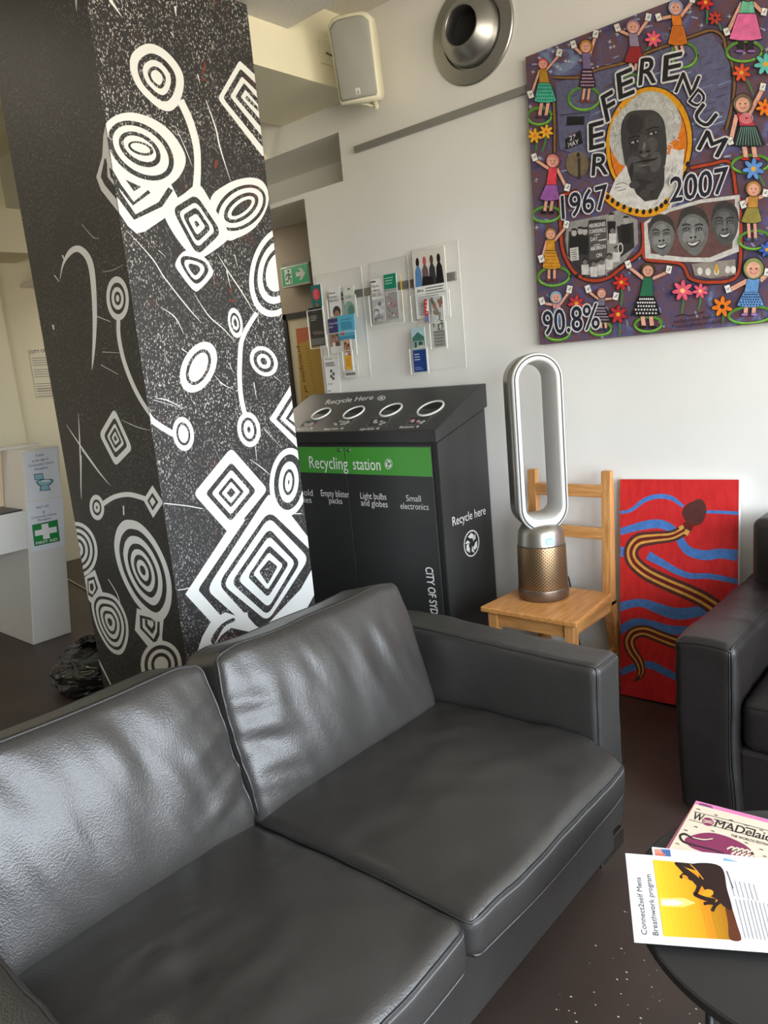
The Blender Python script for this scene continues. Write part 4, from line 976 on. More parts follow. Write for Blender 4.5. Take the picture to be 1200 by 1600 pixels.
# figures
SKIN = rgb(226, 168, 146); GRN = rgb(88, 144, 50)
def girl(T, h, waist, hem, hw, feet, hands, hair, top, skirt, hoop=None, shoe=rgb(60, 60, 90), dots=None, legs=SKIN, stripes=None):
    G.T = T; hx, hy, hr = h
    if hoop:
        x, y, a, b = hoop; pts = ellp(x, y, a, b, -4, 28)
        G.ribbon(pts+[pts[0], pts[1]], [13]*30, GRN, smooth=False); G.ribbon(ellp(x, y, a-2, b-2, -4, 28)[:14], 4, rgb(140, 210, 80), smooth=False)
    body = [(hx-hr*.7, hy+hr*1.15), (hx+hr*.7, hy+hr*1.15), (waist[0]+hw*.5, waist[1]), (waist[0]-hw*.5, waist[1])]
    for sg in (-1, 1):
        fx = feet[0]+sg*hw*.30; G.ribbon([(hem[0]+sg*hw*.30, hem[1]-6), (fx, feet[1])], hw*.30+5, BK, smooth=False); G.ribbon([(hem[0]+sg*hw*.30, hem[1]-6), (fx, feet[1])], hw*.30, legs, smooth=False)
        G.ell(fx+sg*4, feet[1]+3, hw*.26+2, 8, 0, BK, n=14); G.ell(fx+sg*4, feet[1]+3, hw*.26, 6, 0, shoe, n=14)
    for i, (qx, qy) in enumerate(hands):
        sx = hx+(-1 if i == 0 else 1)*hr*.75; sy = hy+hr*1.4
        G.ribbon([(sx, sy), (qx, qy)], hr*.52+4, BK, smooth=False); G.ribbon([(sx, sy), (qx, qy)], hr*.52, SKIN, smooth=False)
    G.poly(scl(body, (waist[0], waist[1]-30), 1.08), BK); G.poly(body, top)
    sk = [(waist[0]-hw*.55, waist[1]-3), (waist[0]+hw*.55, waist[1]-3), (hem[0]+hw, hem[1]-4), (hem[0]+hw*.4, hem[1]+4), (hem[0]-hw*.4, hem[1]+4), (hem[0]-hw, hem[1]-3)]
    G.poly(scl(sk, ((waist[0]+hem[0])/2, (waist[1]+hem[1])/2), 1.07), BK); G.poly(sk, skirt)
    if dots:
        for r_ in range(5):
            for c_ in range(-4, 5):
                t = (r_+.5)/5; y = waist[1]+(hem[1]-waist[1])*t; x = waist[0]+(hem[0]-waist[0])*t+c_*hw*.24*(.6+.4*t)+(r_ % 2)*5
                if abs(x-(waist[0]+(hem[0]-waist[0])*t)) < hw*(.5+.42*t): G.ell(x, y, hw*.05+1.2, hw*.05+1.2, 0, dots, step=False, n=8)
        G.layer += 1
    if stripes:
        for k in range(-4, 5): G.ribbon([(waist[0]+k*hw*.11, waist[1]), (hem[0]+k*hw*.2, hem[1])], 2.5, stripes, smooth=False, step=False)
        G.layer += 1
    G.ell(hx, hy, hr*1.25, hr*1.3, 0, BK, n=20); G.ell(hx, hy, hr*1.15, hr*1.2, 0, hair, n=20); G.ell(hx, hy+hr*.15, hr*.85, hr*.92, 0, SKIN, n=18)
    for sg in (-1, 1): G.ell(hx+sg*hr*.32, hy+hr*.02, hr*.11, hr*.11, 0, BK, n=8)
    G.ribbon([(hx-hr*.35, hy+hr*.42), (hx, hy+hr*.62), (hx+hr*.35, hy+hr*.42)], 2.5, rgb(150, 50, 50))
    for i, (qx, qy) in enumerate(hands):
        dg = -18 if i == 0 else 12
        pts = [rot2(a, b, dg) for a, b in ((-13, -18), (13, -18), (13, 18), (-13, 18))]
        G.poly([(qx+a*1.15, qy-10+b*1.12) for a, b in pts], BK); G.poly([(qx+a, qy-10+b) for a, b in pts], rgb(236, 234, 230)); G.ribbon([(qx-6, qy-11), (qx-1, qy-5), (qx+7, qy-18)], 3.5, BK, smooth=False)
girl(T1, (122, 308, 21), (128, 405), (133, 490), 52, (120, 560), ((62, 465), (200, 265)), rgb(214, 96, 100), rgb(186, 138, 40), rgb(72, 180, 150), (105, 560, 58, 40), dots=rgb(40, 110, 100))
girl(T1, (328, 225, 26), (335, 338), (335, 420), 40, (325, 485), ((268, 225), (375, 175)), rgb(190, 130, 50), rgb(126, 108, 150), rgb(58, 38, 56), (320, 475, 75, 55), dots=rgb(230, 190, 210), shoe=rgb(150, 70, 50))
girl(T1, (555, 130, 28), (563, 230), (560, 300), 46, (550, 345), ((480, 145), (628, 95)), rgb(176, 130, 150), rgb(150, 134, 158), rgb(152, 40, 46), (550, 380, 34, 24))
girl(T1, (760, 38, 31), (770, 130), (770, 215), 46, (785, 262), ((678, 95), (842, 8)), rgb(146, 156, 196), rgb(222, 124, 32), rgb(222, 124, 32), (800, 268, 62, 58), stripes=rgb(150, 70, 20))
girl(T1, (1105, -34, 36), (1102, 72), (1096, 192), 78, (1096, 245), ((1005, 165), (1185, 70)), rgb(90, 60, 50), rgb(112, 192, 160), rgb(232, 112, 164), (1090, 250, 86, 48), legs=rgb(40, 38, 42), shoe=rgb(150, 110, 180))
girl(T1, (1082, 500, 39), (1108, 612), (1110, 700), 74, (1120, 762), ((1022, 690), (1178, 430)), rgb(120, 100, 80), rgb(196, 60, 74), rgb(44, 44, 48), (1120, 790, 90, 42), shoe=rgb(200, 40, 40), stripes=rgb(130, 190, 170))
for k in range(3):
    G.T = T1; pts = ellp(1100, 570, 30-9*k, 24-7*k, 0, 20); G.ribbon(pts+[pts[0]], 3.5, rgb(240, 170, 180), smooth=False)
girl(T2, (170, 5, 27), (163, 125), (155, 192), 48, (145, 250), ((82, -2), (240, 143)), rgb(220, 130, 120), rgb(226, 68, 84), rgb(158, 94, 170), (140, 262, 68, 36), shoe=BK)
girl(T2, (160, 355, 24), (160, 440), (165, 520), 44, (165, 575), ((115, 485), (235, 320)), rgb(150, 110, 60), rgb(216, 152, 42), rgb(216, 152, 42), (175, 560, 75, 45), shoe=rgb(120, 60, 40), dots=rgb(170, 110, 20))
girl(T2, (185, 660, 25), (192, 720), (200, 790), 36, (205, 840), ((118, 688), (250, 632)), rgb(126, 166, 200), rgb(210, 150, 150), rgb(90, 130, 170), (195, 830, 60, 36))
girl(T2, (405, 640, 21), (400, 705), (410, 775), 38, (415, 812), ((340, 630), (473, 665)), rgb(150, 100, 100), rgb(128, 120, 136), rgb(52, 44, 52), (400, 812, 52, 30), dots=rgb(200, 180, 200))
girl(T2, (628, 530, 29), (620, 660), (620, 745), 66, (628, 800), ((533, 512), (728, 537)), rgb(86, 66, 44), rgb(42, 112, 82), rgb(26, 26, 28), (630, 790, 65, 35), dots=rgb(240, 240, 236), shoe=BK)
girl(T2, (1135, 522, 42), (1122, 640), (1120, 702), 64, (1115, 740), ((1012, 630), (1200, 550)), rgb(140, 152, 92), rgb(104, 154, 212), rgb(104, 154, 212), (1120, 745, 105, 40), shoe=rgb(180, 130, 200), dots=rgb(30, 50, 90))
girl(T2, (1135, 140, 31), (1130, 235), (1125, 300), 50, (1130, 380), ((1085, 225), (1192, 170)), rgb(180, 130, 70), rgb(196, 142, 62), rgb(150, 140, 70), (1140, 385, 75, 44), shoe=rgb(80, 100, 140))
def flower(T, x, y, r, c, cc, n=7, stem=None):
    G.T = T
    if stem: G.ribbon([(x, y), ((x+stem[0])/2+6, (y+stem[1])/2), stem], [9, 9, 7], rgb(70, 130, 70))
    for k in range(n):
        a = 2*math.pi*k/n+.3; G.ell(x+r*.55*math.cos(a), y+r*.55*math.sin(a), r*.50, r*.27, math.degrees(a), BK, step=False, n=12)
    G.layer += 1
    for k in range(n):
        a = 2*math.pi*k/n+.3; G.ell(x+r*.55*math.cos(a), y+r*.55*math.sin(a), r*.44, r*.20, math.degrees(a), c, step=False, n=12)
    G.layer += 1
    G.ell(x, y, r*.22, r*.22, 0, cc, n=10)
RED, PNK, ORG, YEL = rgb(206, 44, 44), rgb(236, 96, 124), rgb(236, 126, 32), rgb(238, 176, 48)
for T, x, y, r, c, cc, st in ((T1, 905, 15, 42, RED, YEL, (910, 120)), (T1, 950, 90, 36, rgb(190, 60, 50), BK, (980, 150)), (T1, 655, 190, 42, PNK, YEL, (620, 245)), (T1, 1078, 352, 46, rgb(220, 84, 50), YEL, (1135, 460)), (T1, 1192, 312, 55, rgb(100, 196, 186), YEL, None),
                              (T1, 85, 655, 38, YEL, ORG, (90, 730)), (T1, 140, 635, 36, YEL, ORG, (120, 730)), (T1, 1190, 520, 44, ORG, RED, None), (T2, 500, 588, 42, RED, YEL, (498, 700)), (T2, 485, 742, 46, rgb(186, 44, 50), YEL, (490, 850)), (T2, 285, 690, 42, rgb(196, 56, 60), YEL, (270, 760)),
                              (T2, 795, 628, 52, PNK, rgb(250, 200, 120), (790, 740)), (T2, 880, 630, 38, PNK, rgb(250, 200, 120), (870, 720)), (T2, 985, 705, 52, ORG, BK, (985, 790)), (T2, 1135, 45, 54, rgb(100, 150, 220), YEL, (1190, 130)), (T2, 1200, 432, 40, rgb(60, 100, 190), YEL, None), (T2, 40, 560, 26, RED, YEL, None)):
    flower(T, x, y, r, c, cc, stem=st)
# painted words
G.T = T1
def letter(ch, x, y, deg, h, w_):
    dx, dy = rot2(w_/2, 0, deg); ux, uy = rot2(0, h/2, deg)
    G.text(ch, (x-dx+ux, y-dy+uy), (x+dx+ux, y+dy+uy), h, rgb(30, 30, 34), .02, outline=rgb(214, 214, 216), ow=.04)
for ch, x, y, dg, h, w_ in (('R', 392, 790, -6, 105, 78), ('E', 368, 655, -14, 125, 72), ('F', 428, 520, -28, 125, 62), ('E', 505, 410, -22, 120, 80), ('R', 615, 345, -10, 125, 84), ('E', 730, 328, -12, 120, 88), ('N', 812, 405, 14, 105, 88), ('D', 872, 478, 40, 85, 62), ('U', 905, 560, 38, 90, 92), ('M', 935, 690, 22, 105, 110)): letter(ch, x, y, dg, h, w_)
G.T = T2
for t_, a, b, h in (('1967', (218, 285), (438, 232), 112), ('2007', (735, 205), (1010, 158), 120), ('90.8%', (130, 842), (398, 806), 118)):
    G.text(t_, a, b, h, rgb(34, 34, 50), .02, outline=rgb(220, 220, 222), ow=.035)
G.text('Indigenous Artist', (755, 785), (960, 760), 18, rgb(24, 24, 40)); G.text('Friends (Referendum)', (745, 810), (985, 782), 18, rgb(24, 24, 40)); G.ribbon([(760, 752), (800, 742), (830, 748), (900, 730)], 4, rgb(24, 24, 40))
G.build('painted_picture', cv, [PAINT])

# ------------------------------------------------------------------ red snake canvas leaning on the wall
CB, CT = Vector((-1.345, 2.895, .004)), Vector((-1.370, 3.018, .930))
up = (CT-CB); upn = up.normalized(); rx = Vector((1, 0, 0)); rx = (rx-upn*rx.dot(upn)).normalized(); cn = rx.cross(upn)
cw, chh = .478, up.length
can = thing('snake_canvas', 'red canvas with a striped brown snake and blue waves leaning against the wall', 'painting', CB)
def cp(u, v, d): return CB+rx*u+upn*v-cn*d
obj('stretcher_sides', bevel(hexa([cp(0, 0, .0012), cp(cw, 0, .0012), cp(cw, 0, .022), cp(0, 0, .022), cp(0, chh, .0012), cp(cw, chh, .0012), cp(cw, chh, .022), cp(0, chh, .022)]), .001, 1), mat('raw_canvas_edge', rgb(228, 222, 218), .7), can, label='white unpainted canvas edge')
fm = mat('red_brushed_paint', rgb(198, 36, 40), .42, col2=rgb(216, 48, 48), noise_scale=14, bump=.4, bump_scale=40, stretch=(4, 4, 1))
pf = obj('painted_face', hexa([cp(.001, .001, 0), cp(cw-.001, .001, 0), cp(cw-.001, .001, .0012), cp(.001, .001, .0012), cp(.001, chh-.001, 0), cp(cw-.001, chh-.001, 0), cp(cw-.001, chh-.001, .0012), cp(.001, chh-.001, .0012)]), fm, can)
Q = Decal(CB, rx, upn, clip=(.002, cw-.002, .002, chh-.002), eps=.00006, T=lambda x, y: (940+x/4, 720+y/4))
BL, SN, OC, DM = rgb(74, 124, 196), rgb(88, 46, 42), rgb(222, 164, 76), rgb(112, 32, 26)
for pts, wd in (([(90, 325), (180, 310), (270, 245), (360, 222), (440, 235), (510, 285)], [18, 22, 28, 30, 28, 20]), ([(640, 320), (720, 320), (860, 328)], [18, 20, 22]), ([(95, 450), (180, 425), (280, 400), (360, 395), (430, 420), (480, 480), (540, 560), (640, 590), (740, 580), (850, 592)], [40, 46, 54, 56, 52, 50, 56, 62, 62, 70]),
                ([(290, 590), (380, 640), (470, 690), (560, 720), (680, 722), (850, 755)], [54, 44, 40, 36, 34, 34]), ([(100, 560), (150, 575)], [60, 60]), ([(85, 925), (180, 895), (260, 890), (360, 925), (460, 955), (560, 950), (680, 925)], [56, 50, 52, 66, 72, 70, 60]),
                ([(80, 1090), (160, 1030), (230, 1005), (320, 1025), (420, 1055), (540, 1060)], [50, 50, 44, 50, 56, 50]), ([(120, 1325), (200, 1290), (300, 1275), (380, 1310), (480, 1360)], [40, 42, 46, 46, 40])):
    Q.ribbon([(x, y) for x, y in pts], [k/4 for k in wd] if False else wd, BL)
sn1 = [(560, 400), (520, 430), (440, 470), (330, 482), (230, 500), (185, 560), (200, 630), (280, 700), (400, 760), (540, 820), (640, 870), (760, 950)]
w1 = [40, 70, 72, 84, 96, 92, 92, 94, 96, 100, 104, 108]
Q.ribbon(sn1, w1, SN)
for k, (c, f, wf) in enumerate(((OC, .20, .17), (OC, -.20, .17), (DM, 0, .20))):
    L_ = []
    for i, p in enumerate(sn1):
        a, b = sn1[max(0, i-1)], sn1[min(len(sn1)-1, i+1)]; dx, dy = b[0]-a[0], b[1]-a[1]; d = math.hypot(dx, dy); L_.append((p[0]-dy/d*f*w1[i], p[1]+dx/d*f*w1[i]))
    Q.ribbon(L_[1:], [x*wf for x in w1[1:]], c)
sn2 = [(560, 1160), (460, 1135), (360, 1098), (270, 1065), (200, 1080), (172, 1130), (190, 1190), (230, 1250), (248, 1310), (235, 1350), (195, 1382)]
w2 = [84, 82, 78, 76, 78, 76, 70, 62, 52, 34, 4]
Q.ribbon(sn2, w2, SN)
for c, f, wf in ((OC, .22, .17), (OC, -.22, .17), (DM, 0, .20)):
    L_ = []
    for i, p in enumerate(sn2):
        a, b = sn2[max(0, i-1)], sn2[min(len(sn2)-1, i+1)]; dx, dy = b[0]-a[0], b[1]-a[1]; d = math.hypot(dx, dy); L_.append((p[0]-dy/d*f*w2[i], p[1]+dx/d*f*w2[i]))
    Q.ribbon(L_[:-1], [x*wf for x in w2[:-1]], c)
Q.poly(crom([(590, 245), (625, 240), (652, 280), (652, 335), (630, 385), (590, 405), (545, 400), (515, 360), (503, 320), (530, 275)]), SN)
Q.poly([(515, 380), (585, 400), (560, 425), (505, 402)], DM)
Q.poly([(480, 412), (508, 400), (516, 418), (490, 432)], OC); Q.poly([(525, 425), (552, 438), (538, 470), (512, 455)], OC)
Q.build('painted_picture', pf, [PAINT])

# ------------------------------------------------------------------ wall speaker
spc = ony(557, 94, 2.80)
sn = Vector((.42, -.86, -.20)).normalized(); sr = Vector((0, 0, 1)).cross(sn).normalized(); su = sn.cross(sr)
M_SPK = mat('cream_speaker_plastic', rgb(226, 222, 196), .45); M_GRL = mat('grey_speaker_grille', rgb(158, 158, 150), .6, bump=.4, bump_scale=400, noise_amt=.03)
spk = thing('wall_speaker', 'cream wall loudspeaker with grey grille mounted beside the round vent', 'speaker', spc)
def sp_out(k, dz=0):
    w_, h_ = .100*k, .172*k
    pts = [(w_*.93*math.copysign(abs(math.cos(t_))**.5, math.cos(t_)), h_*.80+h_*.22*abs(math.sin(t_))**.9) for t_ in [math.pi*i/16 for i in range(17)]]; pts = [(a*(1+.075*(1 if abs(a) > w_*.9 else 0)), b) for a, b in pts]; return [(-w_*.97, -h_*.93), (-w_*.90, -h_), (w_*.90, -h_), (w_*.97, -h_*.93)]+pts
def lay(pts, d): return [spc+sr*a+su*b+sn*d for a, b in pts]
def loft(sec):
    n_ = len(sec[0]); V = [tuple(p) for s_ in sec for p in s_]
    return V, [(i*n_+k, i*n_+(k+1) % n_, (i+1)*n_+(k+1) % n_, (i+1)*n_+k) for i in range(len(sec)-1) for k in range(n_)]+[tuple(range(n_-1, -1, -1)), tuple((len(sec)-1)*n_+k for k in range(n_))]
obj('cabinet', loft([lay(sp_out(.62), -.17), lay(sp_out(.80), -.15), lay(sp_out(1.0), -.03), lay(sp_out(1.01), .03), lay(sp_out(.96), .045)]), M_SPK, spk, True)
gp = [(a*.90, b*.91) for a, b in sp_out(1.0)]
gr = obj('grille', loft([lay(gp, .040), lay([(a, b) for a, b in gp], .047), lay([(a*.9, b*.94) for a, b in gp], .052)]), M_GRL, spk, True)
bdg = Decal(spc+sn*.0525, sr, su, px=False, eps=.0003)
bdg.poly([(-.010, -.140), (.012, -.140), (.012, -.115), (-.010, -.115)], rgb(216, 216, 205)); bdg.poly([(-.006, -.137), (.009, -.137), (.002, -.128), (.007, -.128), (-.003, -.118), (.0, -.128), (-.005, -.128)], rgb(150, 150, 140))
bdg.build('maker_badge', gr)
brk = spc-sn*.10
obj('bracket', join(tube([spc-sn*.03-su*.165+sr*.05, spc-sn*.06-su*.19+sr*.05, spc-sn*.14-su*.15-sr*.02, Vector((spc.x-.22, YW-.006, spc.z+.03))], .012, 8), box((spc.x-.27, YW-.012, spc.z-.03), (spc.x-.17, YW, spc.z+.09)), tube([spc-sn*.03-su*.165-sr*.02, spc-sn*.06-su*.19+sr*.05], .007, 6)), M_SPK, spk)
jb = tag(obj('junction_plate', bbox((-2.67, 2.80, 2.90), (-2.662, 2.88, 3.0), .002), M_SPK), 'cream cable plate on the beam behind the loudspeaker', 'wall plate')
tag(obj('speaker_cable', tube([Vector(p) for p in crom([(-2.662, 2.84, 2.95), (-2.63, 2.85, 2.93), (-2.60, 2.87, 2.96), (-2.52, 2.88, 2.90)], False)], .004, 6), mat('brown_cable', rgb(90, 80, 62), .5), None, True), 'short twisted cable from the beam plate to the loudspeaker', 'cable')

# ------------------------------------------------------------------ round jet vent
vc = Vector((-1.985, YW, 2.865)); vb = (Vector((1, 0, 0)), Vector((0, 0, 1)), Vector((0, -1, 0)))
vent = thing('jet_vent', 'round brushed metal jet air vent high on the white wall', 'air vent', vc)
obj('flange', lathe(vc, [(.207, 0), (.207, .010), (.203, .014), (.150, .017), (.146, .008)], 96, basis=vb, cap=False), M_METAL, vent)
dn = Vector((.02, -1, .05)).normalized(); da = Vector((1, 0, 0)); da = (da-dn*da.dot(dn)).normalized(); db = da.cross(dn)*-1
obj('nozzle', lathe(vc, [(.142, -.02), (.141, .020), (.128, .055), (.085, .095), (.080, .098), (.077, .094), (.082, .03), (.09, -.02)], 56, basis=(da, db, dn), cap=False), M_METAL, vent, True)
obj('throat_shade_disc', lathe(vc, [(.086, .022), (.0, .0215)], 40, basis=(da, db, dn), cap=False), mat('duct_shade', rgb(34, 34, 33), .9), vent)  # flat dark disc, its colour stands in for the shade deep in the duct

# ------------------------------------------------------------------ leaflet racks on the wall
def clear():
    m = bpy.data.materials.new('clear_acrylic'); m.use_nodes = True
    n = m.node_tree.nodes; L = m.node_tree.links; n.remove(n['Principled BSDF']); out = n['Material Output']
    t = n.new('ShaderNodeBsdfTransparent'); t.inputs[0].default_value = (.997, .998, .997, 1); g = n.new('ShaderNodeBsdfGlossy'); g.inputs['Roughness'].default_value = .06; g.inputs[0].default_value = (.9, .9, .9, 1)
    f = n.new('ShaderNodeLayerWeight'); f.inputs[0].default_value = .5; pw = n.new('ShaderNodeMath'); pw.operation = 'POWER'; pw.inputs[1].default_value = 3.0; L.new(f.outputs['Facing'], pw.inputs[0])
    hf = n.new('ShaderNodeMath'); hf.operation = 'MULTIPLY_ADD'; hf.inputs[1].default_value = .25; hf.inputs[2].default_value = .010; L.new(pw.outputs[0], hf.inputs[0])
    mx = n.new('ShaderNodeMixShader'); L.new(hf.outputs[0], mx.inputs[0]); L.new(t.outputs[0], mx.inputs[1]); L.new(g.outputs[0], mx.inputs[2]); L.new(mx.outputs[0], out.inputs[0]); return m
M_CLR = clear(); M_EDGE = mat('acrylic_edge', rgb(232, 236, 232), .2)
tag(obj('rack_rail', bbox((-3.02, YW-.012, 1.855), (-2.16, YW, 1.895), .002), M_METAL), 'grey aluminium rail behind the clear leaflet racks', 'rail')
def rack(label, pockets, x0, x1, z0, z1):
    """pockets: (x0, x1, z0, z1, y) clear boxes standing off the back plate"""
    t = thing('leaflet_rack', label, 'leaflet rack', ((x0+x1)/2, YW-.02, z0), 'clear leaflet racks')
    obj('back_plate', box((x0, YW-.016, z0), (x1, YW-.013, z1)), M_CLR, t)
    obj('plate_edge', join(box((x0-.001, YW-.016, z0), (x0, YW-.013, z1)), box((x1, YW-.016, z0), (x1+.001, YW-.013, z1)), box((x0, YW-.016, z1), (x1, YW-.013, z1+.001)), box((x0, YW-.016, z0-.001), (x1, YW-.013, z0))), M_EDGE, t)
    for (px0_, py0_, px1_, py1_, y) in pockets:
        e_ = .0015; P0 = ony(px0_, py0_, y); P1 = ony(px1_, py1_, y); a, b, c, d, yb = P0.x, P1.x, P1.z, P0.z, y+.022
        p = obj('pocket', join(box((a, y-.001, c), (b, y+.001, d)), box((a-e_, y, c), (a, yb, d)), box((b, y, c), (b+e_, yb, d)), box((a, y, c-e_), (b, yb, c))), M_CLR, t)
        obj('rim', join(box((a-.002, y-.002, d-.003), (b+.002, y+.002, d)), box((a-.0025, y-.002, c), (a+.0005, y+.002, d)), box((b-.0005, y-.002, c), (b+.0025, y+.002, d)), box((a, y-.002, c-.002), (b, y+.002, c+.001))), M_EDGE, p)
rack('clear leaflet rack crowded with purple, blue and yellow brochures near the exit sign', [(479.5, 486, 511, 542, 2.955), (510.5, 468, 558, 495, 2.994), (510.5, 522, 558, 553.5, 2.970), (534.6, 548, 553, 579, 2.948)], -3.09, -2.75, 1.44, 2.005)
rack('small clear rack holding grey and green library brochures', [(576, 462, 631.5, 503, 2.984)], -2.69, -2.44, 1.70, 2.01)
rack('clear leaflet rack topped by a poster of four seated people', [(641, 462, 704, 495, 2.985), (640, 545, 670, 583, 2.960), (671, 505, 699, 544, 2.960)], -2.405, -2.13, 1.45, 2.03)
def leaflet(label, q, Y, draw, base=WHITE):
    """q: photo frame x0, y0, x1, y1 of the sheet, standing in the plane y = Y"""
    a = ony(q[0], q[1], Y); b = ony(q[2], q[3], Y)
    x0, x1, z1, z0 = a.x, b.x, a.z, b.z
    r = random.uniform(-.004, .004)
    o = thing('leaflet', label, 'leaflet', ((x0+x1)/2, Y, z0), 'leaflets in the wall racks')
    s_ = obj('sheet', hexa([(x0, Y, z0), (x1, Y, z0), (x1, Y+.002, z0), (x0, Y+.002, z0), (x0, Y+.003, z1), (x1, Y+.003+r, z1), (x1, Y+.006+r, z1), (x0, Y+.006, z1)]), mat('paper_%d_%d_%d' % tuple(int(k*999) for k in base[:3]), base, .5), o)
    d = Decal((x0, Y-.0004, z0), (1, 0, 0), (0, 0, 1), clip=(0, x1-x0, 0, z1-z0), px=False, eps=.0001); w_, h_ = x1-x0, z1-z0
    class D2:
        def r(s, a, b, c, e_, col): d.poly([(a*w_, b*h_), (c*w_, b*h_), (c*w_, e_*h_), (a*w_, e_*h_)], col)
        def e(s, x, y, a, b, col): d.ell(x*w_, y*h_, a*w_, b*h_, 0, col)
        def t(s, t, x0, x1, y, h, col=INK, off=0): d.text(t, (x0*w_, y*h_), (x1*w_, y*h_), h*h_, col, off)
        def l(s, x0, x1, y0, y1, n, col, th=.012): d.lines((x0*w_, y0*h_), (x1*w_, y0*h_), (x0*w_, y1*h_), n, th*h_, col)
        def p(s, pts, col): d.poly([(x*w_, y*h_) for x, y in pts], col)
    draw(D2())
    d.build('print', s_)
def person_dot(k, x, y, s, c, hc=rgb(60, 45, 40)): k.e(x, y, s, s*.9, hc); k.e(x, y-s*.2, s*.7, s*.7, rgb(190, 140, 115)); k.p([(x-s*1.6, y-s*3.2), (x+s*1.6, y-s*3.2), (x+s, y-s*.9), (x-s, y-s*.9)], c)
def d1(k): k.r(0, 0, 1, 1, rgb(28, 112, 110)); k.e(.5, .74, .36, .17, rgb(214, 62, 80)); k.l(.28, .7, .83, .66, 4, rgb(240, 180, 185), .012); k.e(.5, .40, .16, .10, rgb(150, 100, 80)); k.r(.3, 0, .75, .32, rgb(70, 60, 60))
leaflet('teal leaflet with a red circle in the leftmost pocket', (485, 447, 506, 500), 2.985, d1)
def d2(k):
    k.r(0, 0, 1, 1, rgb(34, 34, 36)); k.e(.45, .92, .2, .06, rgb(60, 52, 48)); k.l(.1, .6, .78, .68, 3, rgb(200, 200, 200), .014)
    for i in range(9): k.e(.2+.08*i, .36-.02*(i % 3), .09, .035, rgb(90+12*(i % 3), 90, 88))
    for i in range(8): k.r(.06+.115*i, .03, .11+.115*i, .2, rgb(150, 150, 148))
leaflet('black leaflet with pale print below the teal one', (481.5, 482, 509, 539), 2.966, d2)
def d3(k): k.t('Home', .06, .62, .78, .09); k.t('Library', .06, .75, .64, .09); k.t('Service', .06, .85, .51, .09); k.e(.6, .14, .34, .2, rgb(50, 44, 44)); k.e(.6, .05, .22, .14, rgb(170, 120, 95))
leaflet('white leaflet reading Home Library Service', (512, 451, 534, 492), 3.005, d3, rgb(236, 236, 238))
def d4(k): k.r(.02, .02, .98, .98, rgb(222, 226, 220)); k.r(.45, .88, .7, .93, rgb(110, 120, 110)); k.l(.15, .85, .70, .62, 3, rgb(120, 150, 140), .016); k.e(.45, .25, .5, .26, rgb(140, 180, 165)); k.e(.62, .18, .3, .2, rgb(90, 140, 130))
leaflet('pale mint leaflet beside the Home Library Service one', (535, 449, 556, 493), 3.005, d4, rgb(222, 226, 220))
def d5(k):
    k.r(0, .56, 1, 1, rgb(66, 60, 110)); k.t('Women in their', .08, .9, .84, .06, WHITE); k.t('bond', .08, .4, .74, .06, WHITE); k.r(0, .2, 1, .56, rgb(160, 120, 105)); person_dot(k, .35, .42, .12, rgb(230, 228, 225)); person_dot(k, .7, .44, .12, rgb(70, 60, 66)); k.r(0, 0, 1, .2, WHITE)
leaflet('purple-headed leaflet with a photo of two people', (512, 499, 534, 551), 2.984, d5)
def d6(k): k.t('care connect', .2, .85, .80, .05, rgb(40, 90, 130)); k.l(.2, .9, .7, .45, 5, rgb(52, 120, 150), .03); k.e(.25, .28, .12, .09, rgb(200, 90, 70)); k.r(0, 0, 1, .16, rgb(54, 150, 190))
leaflet('light blue leaflet in front of the purple-headed one', (526, 494, 556, 529), 2.980, d6, rgb(92, 184, 218))
def d7(k):
    k.r(0, .47, 1, 1, rgb(206, 170, 140)); person_dot(k, .3, .75, .2, rgb(236, 232, 226)); person_dot(k, .72, .70, .19, rgb(200, 90, 90)); k.r(0, 0, 1, .47, rgb(240, 178, 40)); k.l(.15, .8, .36, .14, 5, rgb(190, 120, 10), .02)
leaflet('yellow leaflet with a smiling family photo', (536, 531, 551, 577), 2.958, d7)
def d8(k):
    k.r(.02, .02, .98, .98, WHITE)
    k.t('Turn to us', .08, .6, .88, .05, INK, .02); k.l(.08, .85, .8, .72, 3, INK, .02)
    for x, y in ((.45, .58), (.6, .50), (.42, .44), (.55, .38)): k.p([(x-.09, y-.03), (x+.06, y-.05), (x+.1, y+.03), (x-.05, y+.05)], rgb(90, 96, 104))
    k.l(.1, .55, .25, .22, 2, rgb(120, 120, 122), .012); k.r(.08, .05, .3, .07, INK)
leaflet('white fact sheet with small dark icons hanging below the leftmost rack', (505, 556, 533, 613), 2.998, d8)
def d8b(k): k.r(.1, .2, .8, .4, rgb(120, 120, 118))
leaflet('blank cream card under the yellow leaflet', (537, 572, 560, 589), 2.985, d8b, rgb(226, 224, 216))
def d9(k):
    k.r(.05, .92, .45, .95, INK); k.t("There's", .06, .7, .80, .07); k.t('a library', .06, .75, .70, .07); k.t('near you', .06, .8, .60, .07); k.r(0, 0, 1, .52, rgb(196, 196, 198))
    for i in range(14): k.e(.1+.8*random.random(), .05+.42*random.random(), .14, .05, random.choice([rgb(160, 160, 164), rgb(225, 225, 226), rgb(130, 130, 134)]))
leaflet('grey and white leaflet about a library near you', (578, 437, 603, 501), 3.0, d9)
def d10(k):
    k.r(0, .68, 1, 1, rgb(24, 140, 104)); k.l(.08, .8, .92, .80, 3, rgb(210, 235, 225), .016); k.r(0, 0, 1, .68, rgb(168, 170, 172))
    for i in range(20): k.e(.15+.7*random.random(), .05+.55*random.random(), .07, .025, random.choice([rgb(214, 110, 120), rgb(235, 232, 230), rgb(120, 122, 126)]))
leaflet('green-topped map leaflet in the small rack', (599, 430, 624, 497), 2.997, d10)
def d11(k): k.r(0, .85, 1, 1, WHITE)
